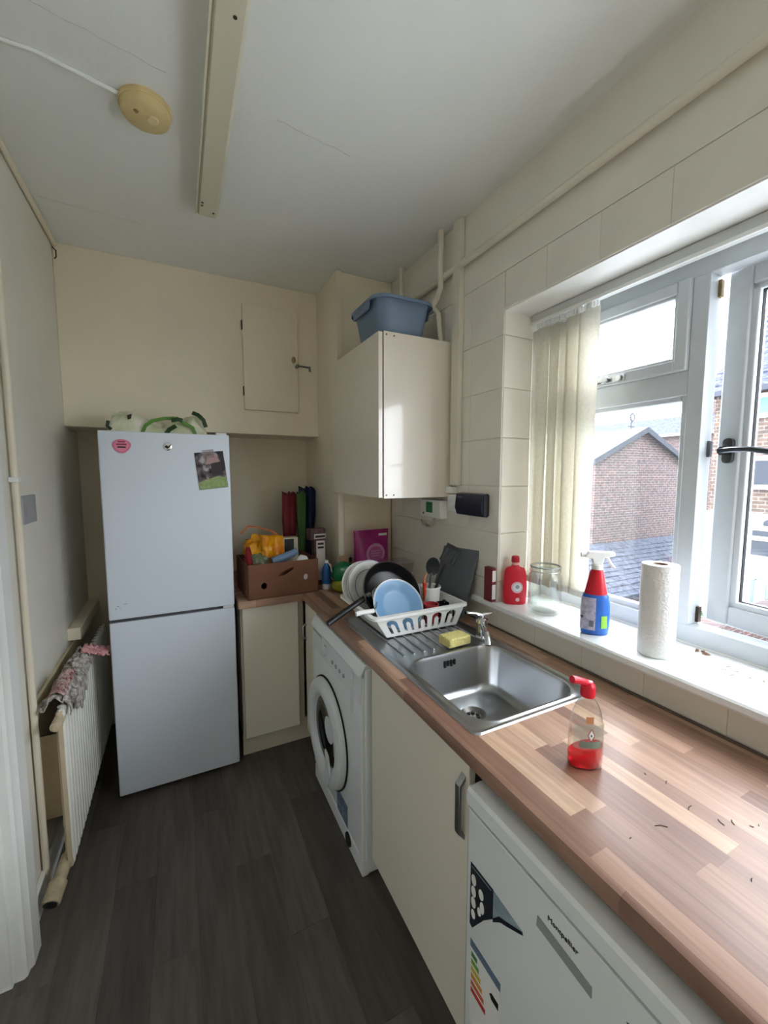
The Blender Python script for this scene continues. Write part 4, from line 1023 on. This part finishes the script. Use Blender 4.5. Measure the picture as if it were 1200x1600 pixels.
def umbrella(label,base,top,r,m,seed):
    o = thing('folded_umbrella',label,'umbrella',base)
    B_,T_ = Vector(base),Vector(top); d=(T_-B_); L_=d.length
    M_ = frame_m(base,(1,0,0),(0,1,0)); 
    q = Vector((0,0,1)).rotation_difference(d).to_matrix().to_4x4(); M_ = Matrix.Translation(base)@q
    n=20; rings=[]
    for k in range(7):
        v=k/6; rr=r*(.45+.55*min(1,v*1.6))
        rings.append([((rr*(1+.28*math.cos(5*2*PI*i/n+v*1.2)))*math.cos(2*PI*i/n),(rr*(1+.28*math.cos(5*2*PI*i/n+v*1.2)))*math.sin(2*PI*i/n),L_*v*(1+ (.03*math.sin(i*1.9) if k==6 else 0))) for i in range(n)])
    obj('folds', G(M_).loft(rings), m, o, smooth=1)
    obj('tip', G(M_).tube([(0,0,-.03),(0,0,.04)],.006,8), black, o)
    return o
umbrella('dark red folded umbrella standing in the alcove corner',(.625,2.62,.932),(.640,2.66,1.43),.042,mat('maroon_nylon',(120,32,40),.7),1)
umbrella('navy folded umbrella standing nearest the alcove corner',(.755,2.68,.932),(.775,2.73,1.46),.050,mat('navy_nylon',(18,36,74),.6),2)
umbrella('green folded umbrella squeezed between the red and navy ones',(.700,2.60,.932),(.708,2.63,1.435),.026,mat('olive_green_nylon',(66,104,52),.7),3)

# ------------------------------------------------------------------ fridge freezer
fr = thing('fridge_freezer','tall white fridge freezer with two doors under the bulkhead','fridge freezer',(-.04,2.47,0))
fx0,fx1,fy = -.311,.234,2.19
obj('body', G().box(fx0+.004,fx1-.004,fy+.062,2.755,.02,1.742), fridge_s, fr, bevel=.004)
up = obj('upper_door', G().prism(rrect(fx0,fx1,fy,fy+.055,.008,4), .884, 1.745, 'z'), fridge_w, fr, bevel=.002)
lo = obj('lower_door', G().prism(rrect(fx0,fx1,fy,fy+.055,.008,4), .022, .868, 'z'), fridge_w, fr, bevel=.002)
obj('door_gap', G().box(fx0+.006,fx1-.006,fy+.012,fy+.07,.866,.886), mat('gap_grey',(70,72,76),.6), fr)
obj('door_seal', G().box(fx0+.01,fx1-.01,fy+.053,fy+.064,.03,1.738), mat('seal_grey',(150,150,152),.6), fr)
obj('hinge', G().box(fx1-.055,fx1-.004,fy+.004,fy+.03,.869,.883), appl_p, fr, bevel=.002)
obj('top_hinge_cover', G().box(fx1-.06,fx1-.01,fy+.01,fy+.08,1.744,1.757), appl_p, fr, bevel=.003)
for x in (fx0+.05,fx1-.05): obj('foot', G().cyl((x,fy+.09,0),(x,fy+.09,.03),.02,12), black, fr)
bd = obj('badge', G(frame_m((-.040,fy,1.682),(1,0,0),(0,0,1))).lathe([(.019,-.0005),(.019,.002),(.017,.003),(.0005,.003)],n=28,cap0=False), chrome, up)
obj('badge_mark', G(frame_m((-.040,fy-.0031,1.682),(1,0,0),(0,0,1))).prism([(-.012,-.004),(-.004,.006),(.004,-.001),(.012,.008),(.010,-.004),(.0,-.010)],0,.0006,'z'), black, bd)
obj('scuff', G().box(-.275,-.268,fy-.0006,fy,.945,.949).box(-.265,-.262,fy-.0006,fy,.938,.941).box(-.282,-.279,fy-.0006,fy,.932,.940).box(-.25,-.235,fy-.0006,fy,.954,.956), mat('grey_scuff',(140,145,150),.6), up)
hm_ = thing('heart_magnet','pink heart-shaped magnet with dark lettering on the fridge door','magnet',(-.222,fy-.003,1.645))
hp = []
for i in range(30):
    t=2*PI*i/30; hp.append((-.222+.042*math.sin(t)*(1-.12*math.cos(t+.2)**2)*(.86+.14*math.cos(t)), 1.680+.034*math.cos(t)*(1 if math.cos(t)<0 else .86)))
obj('heart', G().prism(hp, fy-.0045, fy-.0004,'y'), mat('rose_pink_plastic',(214,120,150),.4), hm_, bevel=.001)
hp2=[(-.222+(x+.222)*.78, 1.684+(z-1.684)*.78) for x,z in hp]
obj('heart_face', G().prism(hp2, fy-.0052, fy-.0044,'y'), mat('light_pink_plastic',(226,140,168),.4), hm_)
for k,(w,c) in enumerate(((.016,(150,60,90)),(.022,(150,60,90)),(.018,(60,30,44)))):
    obj('print_line', G().box(-.220-w,-.220+w*.8,fy-.0058,fy-.005,1.694-k*.012,1.701-k*.012), mat('heart_print_%d'%k,c,.5), hm_)
ph = thing('postcard','photo postcard of a cottage garden held on the fridge door','postcard',(.15,fy-.002,1.47))
MPh = frame_m((.147,fy-.0012,1.572),(.135,0,.014),(-.018,0,.18))
def photo_mat():
    m = bpy.data.materials.new('garden_photo_print'); m.use_nodes=True; nt=m.node_tree; N=nt.nodes.new; L=nt.links.new
    b=nt.nodes['Principled BSDF']; b.inputs['Roughness'].default_value=.25
    tc=N('ShaderNodeTexCoord'); ns=N('ShaderNodeTexNoise'); ns.inputs['Scale'].default_value=34; ns.inputs['Detail'].default_value=5
    L(tc.outputs['Object'],ns.inputs['Vector'])
    r=N('ShaderNodeValToRGB'); e=r.color_ramp.elements; e[0].position=.36; e[0].color=lin((34,34,42)); e[1].position=.66; e[1].color=lin((176,168,176))
    q=e.new(.5); q.color=lin((96,88,92)); L(ns.outputs['Fac'],r.inputs[0]); L(r.outputs[0],b.inputs['Base Color'])
    return m
obj('print', G(MPh).box(-.066,.066,-.09,.09,0,.0008), photo_mat(), ph)
obj('picture_lawn', G(MPh).prism([(-.064,-.088),(.064,-.088),(.064,-.040),(.02,-.032),(-.064,-.052)],.0008,.0012,'z'), mat('lawn_print',(150,172,112),.4,var=.3,vscale=60), ph)
obj('picture_porch', G(MPh).prism([(.0,-.03),(.05,-.03),(.05,.04),(.0,.03)],.0008,.0012,'z'), mat('porch_print',(48,34,40),.4), ph)
obj('picture_roof', G(MPh).prism([(-.02,.03),(.045,.04),(.03,.075),(-.01,.07)],.0008,.0013,'z'), mat('roof_print',(170,140,140),.4), ph)
obj('picture_sky', G(MPh).prism([(.03,.088),(.064,.088),(.064,.0),(.05,.0),(.048,.05)],.0008,.0012,'z'), mat('shade_print',(24,24,34),.4), ph)
o = obj('magnet_clip', G(MPh).box(-.03,.022,.062,.100,.0012,.006), thin_glass('clear_clip',(.9,.88,.88),.12,.25), bevel=.001); tag(o,'clear clip magnet holding the top of the postcard','magnet')
# bag on the fridge
bg = thing('shopping_bag','folded white and green woven shopping bag on top of the fridge','bag',(-.07,2.37,1.745))
wov = mat('white_woven_bag',(234,233,216),.5,var=.25,vscale=14,vcol=(204,212,168))
grn = mat('green_strap',(96,140,60),.6); dgr = mat('dark_green_strap',(40,66,36),.6)
def bagf(u,v):
    x=-.285+.425*u; a=PI*v
    h=.085+.026*math.sin(u*9)+.03*noise.noise((u*7,v*4,2))
    if u<.02 or u>.98: h*=.4
    return (x, 2.30+.19*v, max(1.7475, 1.7465+h*math.sin(a)**.6+.014*noise.noise((u*16,v*10,3))))
obj('bag_body', G().grid(bagf,34,16), wov, bg, smooth=1.2)
def strap(pts,m,w=.016):
    g=G(); P=[Vector(p) for p in pts]
    rings=[]
    for i,p in enumerate(P):
        d=(P[min(i+1,len(P)-1)]-P[max(i-1,0)]).normalized(); n=Vector((0,-1,.3)).normalized(); s=d.cross(n).normalized()*w/2
        rings.append([p-s-n*.0015,p+s-n*.0015,p+s+n*.0015,p-s+n*.0015])
    return obj('strap', g.loft(rings), m, bg)
strap([(-.145,2.296,1.752),(-.13,2.292,1.785),(-.10,2.296,1.81),(-.05,2.31,1.825),(.0,2.33,1.832)],grn)
strap([(.0,2.296,1.83),(.04,2.294,1.805),(.075,2.294,1.785),(.085,2.296,1.752)],grn)
strap([(-.045,2.290,1.750),(-.03,2.288,1.77),(.0,2.288,1.79)],dgr,.02)
strap([(.075,2.30,1.86),(.10,2.292,1.85),(.125,2.29,1.825),(.135,2.292,1.79)],dgr,.02)
strap([(-.02,2.294,1.815),(.01,2.290,1.822),(.03,2.290,1.818)],dgr,.02)
strap([(-.28,2.298,1.80),(-.285,2.296,1.775),(-.27,2.294,1.76)],dgr,.014)
obj('loop_print', G().prism([(-.205,1.83),(-.185,1.838),(-.19,1.815),(-.203,1.81)],2.302,2.306,'y'), mat('dark_logo',(64,50,40),.6), bg)

# ------------------------------------------------------------------ radiator
rd = thing('radiator','white ribbed panel radiator on the left wall beside the fridge','radiator',(-.43,2.2,.1))
ry0,ry1,rz0,rz1,rx = 1.755,2.72,.108,.715,-.40
prof=[]; n=22; pw=(ry1-ry0-.05)/n
prof.append((ry0,rx-.004)); prof.append((ry0+.02,rx))
for k in range(n):
    a=ry0+.025+k*pw
    prof += [(a,rx),(a+pw*.14,rx-.013),(a+pw*.42,rx-.013),(a+pw*.56,rx)]
prof += [(ry1-.02,rx),(ry1,rx-.004)]
g=G()
def rp(z,inset): return [(x-inset,y,z) for y,x in prof]
rings=[[(x-.012,y,rz0) for y,x in prof],[(x-.002,y,rz0+.008) for y,x in prof],[(rx-.001,y,rz0+.02) for y,x in prof],[(x,y,rz0+.04) for y,x in prof],[(x,y,rz1-.04) for y,x in prof],[(rx-.001,y,rz1-.02) for y,x in prof],[(x-.002,y,rz1-.008) for y,x in prof],[(x-.012,y,rz1) for y,x in prof]]
g.loft(rings,False,False,closed=False)
obj('front_panel', g, rad_m, rd, smooth=.4, solid=.002)
obj('rear_panel', G().box(rx-.026,rx-.017,ry0+.006,ry1-.006,rz0+.01,rz1-.01), rad_side, rd, bevel=.003)
obj('end_edge', G().box(rx-.02,rx-.004,ry0-.001,ry0+.006,rz0+.004,rz1-.004), rad_side, rd, bevel=.002)
br2=obj('wall_bracket', G().box(XL+.001,XL+.006,ry0+.075,ry0+.135,.22,.60).box(XL+.006,rx-.022,ry0+.10,ry0+.106,.25,.58), rad_side, rd, bevel=.001)
for z in (.30,.53): obj('slot', G().box(XL+.0055,XL+.0068,ry0+.098,ry0+.112,z-.02,z+.02), blackgap, br2)
obj('bleed_plug', G().cyl((rx-.015,ry0-.045,rz1-.035),(rx-.015,ry0+.02,rz1-.035),.017,16).cyl((rx-.015,ry0-.05,rz1-.035),(rx-.015,ry0-.045,rz1-.035),.010,6), rad_side, rd, bevel=.001)
vl=obj('valve', G().cyl((-.425,1.79,.135),(-.44,1.715,.105),.021,16).cyl((-.418,1.82,.145),(-.425,1.79,.135),.016,12), dirty, rd, bevel=.002)
obj('valve_head', G().cyl((-.44,1.715,.105),(-.452,1.655,.080),.028,18), dirty, vl, bevel=.003)
obj('valve_cap', G().cyl((-.452,1.655,.080),(-.4525,1.6525,.079),.021,16), black, vl)
obj('tail_pipe', G().tube([(-.43,1.765,.115),(-.455,1.745,.085),(-.462,1.735,.0)],.0085,10), dirty, rd)
# tea towel
tw = mat('patterned_towel',(206,200,190),.9,var=.6,vscale=46,vcol=(88,76,78),bump=.4,bscale=90)
tt = thing('tea_towel','crumpled patterned tea towel draped over the radiator top','towel',(-.42,2.02,.72))
def towel(u,v):
    y=1.775+.47*u
    s=(v-.5)*2
    hgt=.715+.045*(1-abs(s))+.022*noise.noise((u*9,v*5,1.5))+.022*noise.noise((u*21,v*11,4))
    x=-.425+.052*s
    if v>.82: hgt-= (v-.82)*(.10+.42*max(0,math.sin(u*PI*1.2))**3); x=-.385+.006*noise.noise((u*12,v*4,2))
    if v<.12: hgt-=(.12-v)*.05
    x += .010*noise.noise((u*13,v*7,8))
    return (x,y,hgt)
obj('cloth', G().grid(towel,60,26), tw, tt, smooth=1.5, solid=.003)
def tcorner(u,v):
    return (-.42+.10*v+.01*noise.noise((u*8,v*8,3)), 2.17+.10*u+.01*noise.noise((v*8,u*8,1)), .765-.03*v+.02*noise.noise((u*10,v*10,6)))
obj('pink_corner', G().grid(tcorner,12,12), mat('pink_towel',(200,120,126),.9,var=.4,vscale=60,vcol=(230,200,196)), tt, smooth=1.5, solid=.003)
obj('red_border', G().grid(lambda u,v:(-.450+.05*v+.006*noise.noise((u*20,v*3,1)),1.785+.18*u,.752+.02*math.sin(v*PI)+.012*noise.noise((u*16,v*6,2))+.012*u),24,8), mat('red_check',(130,50,60),.9,var=.6,vscale=70,vcol=(210,196,186)), tt, smooth=1.5, solid=.003)

# pipe beside the door and socket plate
o = obj('riser_pipe', G().tube([(XL+.016,1.80,0.0),(XL+.016,1.80,ZC-.02)],.011,12), mat('cream_pipe',(226,217,198),.4), smooth=1); tag(o,'thin cream vertical pipe next to the door frame','pipe')
o = obj('pipe_clip', G().box(XL+.001,XL+.03,1.785,1.815,1.525,1.542), white_pl, bevel=.002); tag(o,'white clip on the vertical pipe by the door','clip')
so_ = thing('light_switch','grey wall switch plate beside the vertical pipe','switch',(XL+.006,1.955,1.37))
obj('plate', G().box(XL+.0005,XL+.010,1.882,2.032,1.370,1.474), mat('grey_switch_plate',(168,168,170),.4), so_, bevel=.002)
obj('rocker', G().box(XL+.010,XL+.014,1.925,1.955,1.405,1.440), mat('grey_switch_plate',(168,168,170),.4), so_, bevel=.001)
o = obj('cobweb_hook', G().tube([(XL+.004,2.615,2.66),(XL+.02,2.60,2.64),(XL+.02,2.60,2.61),(XL+.012,2.60,2.60)],.003,6), screwm); tag(o,'small dark hook in the corner by the ceiling','hook')

# ------------------------------------------------------------------ ceiling fittings
lt = thing('ceiling_light','long cream batten light fitting on the ceiling','light fitting',(.15,1.3,ZC))
obj('channel', G().prism([(.118,ZC),(.112,ZC-.045),(.122,ZC-.058),(.186,ZC-.058),(.196,ZC-.045),(.190,ZC)],.72,1.972,'y'), mat('aged_cream_metal',(214,208,186),.4), lt, bevel=.001)
obj('side_lip', G().box(.108,.114,.72,1.972,ZC-.056,ZC-.046), mat('aged_cream_metal',(214,208,186),.4), lt)
for (x,y) in ((.130,1.90),(.175,1.935),(.165,1.12),(.13,1.88)): obj('screw_hole', G().cyl((x,y,ZC-.0578),(x,y,ZC-.0595),.005,8), screwm, lt)
al = thing('smoke_alarm','round yellowed smoke alarm on the ceiling','smoke alarm',(-.045,1.565,ZC))
obj('base', G().lathe([(.072,0),(.074,-.012),(.072,-.016)],c=(-.045,1.565,ZC),n=40), yellowed, al)
obj('cover', G().lathe([(.070,-.016),(.067,-.032),(.058,-.038),(.0005,-.039)],c=(-.045,1.565,ZC),n=40,cap0=False), yellowed, al)
obj('test_button', G().lathe([(.016,-.038),(.015,-.043),(.0005,-.043)],c=(-.025,1.56,ZC),n=20,cap0=False), mat('pale_yellow',(230,212,164),.45), al)
obj('indicator', G().lathe([(.007,-.038),(.006,-.041),(.0005,-.041)],c=(-.07,1.545,ZC),n=14,cap0=False), mat('brown_lens',(150,120,70),.4), al)
o = obj('ceiling_cable', G().tube([(-.50,1.505,ZC-.006),(-.30,1.50,ZC-.006),(-.115,1.545,ZC-.006)],.006,8), ceilm, smooth=1); tag(o,'painted-over cable running across the ceiling to the smoke alarm','cable')

# ------------------------------------------------------------------ outside
GZ = -2.7
gr = obj('ground', G().box(1.6,80,-40,70,GZ-.2,GZ), mat('yard_paving',(112,112,108),.9,var=.2,vscale=.6)); gr['kind']='structure'; gr['label']='grey yard ground outside'
brickA = brick_mat('old_red_brick',(84,58,56),(66,54,56),(112,108,106))
brickB = brick_mat('brown_brick',(86,68,58),(68,58,54),(104,100,94))
slate = mat('blue_grey_slate',(80,84,96),.9,spec=.08,var=.35,vscale=9,vcol=(46,50,62))
tinr = mat('white_coated_roof',(196,204,210),.6)
whitew = mat('white_window_frame',(196,200,204),.5)
render = mat('white_render',(176,182,180),.85)
dglass = mat('dark_pane',(36,42,52),.12,spec=.3)
fascia = mat('dark_verge',(58,62,70),.8,spec=.2)
# outbuilding with its gable towards the kitchen
ob = thing('outbuilding','brick gabled outbuilding with a white roof beyond the window','building',(13.1,12,GZ))
gx0,gx1,gpk,gy,ge,gp_ = 10.9,15.25,13.08,8.0,1.98,2.92
g = G().loft([[(gx0,y,GZ),(gx1,y,GZ),(gx1,y,ge),(gpk,y,gp_),(gx0,y,ge)] for y in (gy,18)])
obj('walls', g, brickA, ob)
obj('roof_slope', G().loft([[(gx0-.2,y,ge-.06),(gpk,y,gp_+.04),(gpk,y,gp_+.10),(gx0-.25,y,ge)] for y in (gy-.12,18.1)]), tinr, ob)
obj('roof_slope', G().loft([[(gx1+.2,y,ge-.06),(gpk,y,gp_+.04),(gpk,y,gp_+.10),(gx1+.25,y,ge)] for y in (gy-.12,18.1)]), slate, ob)
obj('verge', G().loft([[(gx0-.25,y,ge-.14),(gpk,y,gp_-.06),(gpk,y,gp_+.11),(gx0-.25,y,ge+.02)] for y in (gy-.16,gy-.121)]), fascia, ob)
obj('verge', G().loft([[(gx1+.25,y,ge-.14),(gpk,y,gp_-.06),(gpk,y,gp_+.11),(gx1+.25,y,ge+.02)] for y in (gy-.16,gy-.121)]), fascia, ob)
sd = thing('roof_aerial','small round aerial on the ridge of the outbuilding','aerial',(13.08,8.4,gp_+.1))
obj('mast', G().cyl((13.08,8.4,gp_+.08),(13.08,8.4,gp_+.42),.02,8).box(12.93,13.23,8.39,8.41,gp_+.16,gp_+.19), fascia, sd)
obj('dish', G(frame_m((13.08,8.38,gp_+.46),(1,0,0),(0,0,1))).hoop([(.14,0),(.14,.02),(.09,.03),(.09,.0)],n=20), fascia, sd)
# terrace far behind
te = thing('brick_terrace','long brick terrace with slate roof in the distance','building',(29,20,GZ))
obj('walls', G().box(26,32,12.0,34,GZ,3.86), brickA, te)
obj('roof', G().loft([[(25.7,y,3.82),(29,y,5.3),(32.3,y,3.82)] for y in (11.8,34.2)]), slate, te)
obj('gutter', G().box(25.6,25.75,11.8,34.2,3.78,3.92), whitew, te)
for (yy,z0,z1) in ((13.25,2.75,3.78),(13.25,.0,1.05),(16.2,2.75,3.78),(16.2,.0,1.05),(19.2,2.75,3.78),(22.2,2.75,3.78)):
    w_ = obj('window', G().box(25.93,26.02,yy-.4,yy+.4,z0,z1), whitew, te)
    for k in (0,1):
        obj('pane', G().box(25.91,25.94,yy-.33+k*.36,yy-.03+k*.36,z0+.08,z0+.62), dglass, w_); obj('pane', G().box(25.91,25.94,yy-.33+k*.36,yy-.03+k*.36,z0+.70,z1-.08), dglass, w_)
ch = obj('chimney', G().box(28.6,29.4,13.0,14.2,4.9,6.5), brickA, te)
for yy in (13.3,13.9): obj('chimney_pot', G().cyl((29,yy,6.5),(29,yy,6.95),.14,10), mat('terracotta',(170,96,80),.8), ch)
# house on the right
ho = thing('brick_house','brick house with slate roof and white ground floor seen through the casement','building',(13,0,GZ))
obj('walls', G().box(10,15.5,-8,4.66,.80,3.24), brickB, ho)
obj('ground_floor', G().box(9.96,15.5,-8,4.68,GZ,.80), render, ho)
rf = obj('roof', G().loft([[(9.7,y,3.16),(12.75,y,5.5),(15.8,y,3.16)] for y in (-8.2,4.85)]), slate, ho)
for k in range(14):
    f=k/14; x=9.7+3.05*f; z=3.16+2.34*f
    obj('slate_course', G().loft([[(x,y,z-.02),(x+.24,y,z+.165),(x+.23,y,z+.19),(x-.01,y,z+.03)] for y in (-8.2,4.85)]), slate, rf)
obj('gutter', G().box(9.62,9.74,-8.2,4.85,3.10,3.2), fascia, ho)
def hwin(y0,y1,z0,z1,m,bars=1,x=9.97):
    w_=obj('window', G().box(x-.04,x+.05,y0,y1,z0,z1), whitew, ho)
    n=bars; st=(y1-y0-.12)/n
    for k in range(n): obj('pane', G().box(x-.06,x-.03,y0+.08+k*st,y0+.04+(k+1)*st,z0+.09,z1-.09), m, w_)
    return w_
hwin(2.0,4.05,2.63,3.09,mat('sky_blue_panel',(70,112,140),.5),1)
hwin(2.2,4.06,1.27,1.91,dglass,2)
w_=hwin(2.4,3.92,-.08,.58,dglass,1,9.93)
obj('transom', G().box(9.85,9.93,2.4,3.9,.30,.38), whitew, w_)
obj('wall_lamp', G(frame_m((9.95,3.62,.62),(0,-1,0),(0,0,1))).lathe([(.09,0),(.08,.05),(.0,.06)],n=16), fascia, ho)
# lean-to slate roof in front of the outbuilding
le = thing('lean_to','low slate lean-to roof below the brick gable','outbuilding',(10,7,GZ))
obj('walls', G().box(5.5,15.2,6.35,7.95,GZ,-1.36), brickA, le)
lr = obj('roof', G().loft([[(x,6.1,-1.42),(x,7.97,-.50),(x,7.97,-.62),(x,6.1,-1.50)] for x in (5.3,15.3)]), slate, le)
for k in range(11):
    f=k/11; y=6.1+1.72*f; z=-1.42+.84*f
    g=G(); 
    for j in range(40):
        x=5.3+.25*j+(.125 if k%2 else 0)
        if x+.24>15.3: break
        h=random.uniform(.0,.018)
        g.loft([[(x+.006,y-.03,z+.004),(x+.006,y+.19,z+.10),(x+.006,y+.19,z+.115),(x+.006,y-.03,z+.03+h)],[(x+.244,y-.03,z+.004),(x+.244,y+.19,z+.10),(x+.244,y+.19,z+.115),(x+.244,y-.03,z+.03+h)]])
    o=obj('slate_course', g, slate, lr); o['kind']='stuff'
# single-storey extension added out of view to bounce daylight onto the ceiling
ex = thing('bounce_extension','single-storey extension added unseen, its pale roof bouncing daylight to the ceiling','building',(3.5,.5,GZ))
obj('walls', G().box(1.62,5.35,-4.4,5.2,GZ,-.72), brickB, ex)
obj('roof_deck', G().box(1.56,5.45,-4.5,5.3,-.72,-.62), fascia, ex)
obj('roof_coating', G().box(1.58,5.42,-4.47,5.27,-.62,-.60), mat('pale_grey_felt',(186,188,190),.8,var=.1,vscale=2), ex)
# flat-roofed shed
sh = thing('flat_roof_shed','flat-roofed shed with a pale felt roof beside the gable','shed',(13.6,6.0,GZ))
obj('walls', G().box(12.75,16.0,5.3,6.2,GZ,-.50), brickB, sh)
obj('roof_slab', G().box(12.5,16.1,5.1,6.3,-.50,-.38), fascia, sh)
obj('felt', G().box(12.55,16.0,5.15,6.25,-.38,-.36), tinr, sh)
# garden wall, shrubs, washing post
gw = obj('garden_wall', G().box(5.6,9.4,3.05,3.28,GZ,-.75).box(5.6,9.4,3.0,3.33,-.75,-.66), brickA); tag(gw,'red brick garden wall between the yards','wall')
leaf = mat('shrub_leaf',(78,104,74),.8,var=.5,vscale=14,vcol=(40,64,44))
def shrub(label,c,r,h,nl):
    o = thing('shrub',label,'shrub',c,'shrubs in the yard')
    obj('stem', G().cyl((c[0],c[1],c[2]),(c[0],c[1],c[2]+h*.5),.03,6), mat('bark',(92,74,60),.9), o)
    g=G()
    for k in range(nl):
        th=random.uniform(0,2*PI); q=random.random()**.5; zz=random.random()
        x=c[0]+r*q*math.cos(th)*math.sin(PI*(.15+.8*zz)); y=c[1]+r*q*math.sin(th)*math.sin(PI*(.15+.8*zz)); z=c[2]+h*(.12+.88*zz)
        s=random.uniform(.05,.10); m_=Matrix.Translation((x,y,z))@Matrix.Rotation(random.uniform(0,6),4,'Z')@Matrix.Rotation(random.uniform(-1,1),4,'X')
        V=[g.bm.verts.new(m_@Vector(p)) for p in ((-s,0,0),(0,-s*.5,.01),(s,0,0),(0,s*.5,.01))]; g.bm.faces.new(V)
    f=obj('foliage', g, leaf, o, smooth=0); f['kind']='stuff'
shrub('pale green shrub in the yard below the casement',(8.3,1.9,GZ),.8,1.9,500)
shrub('bushy green shrub behind the brick garden wall',(8.6,4.3,GZ),.6,1.9,400)
shrub('low green shrub nearest the house wall',(9.1,.6,GZ),.6,1.3,350)
wp = obj('washing_post', G().tube([(9.7,3.70,GZ),(9.7,3.70,-.45),(9.7,3.58,-.36),(9.7,3.48,-.5),(9.7,3.48,GZ)],.03,8), mat('galvanised',(110,130,134),.5,metal=.5)); tag(wp,'hooped metal post standing in the yard','post')
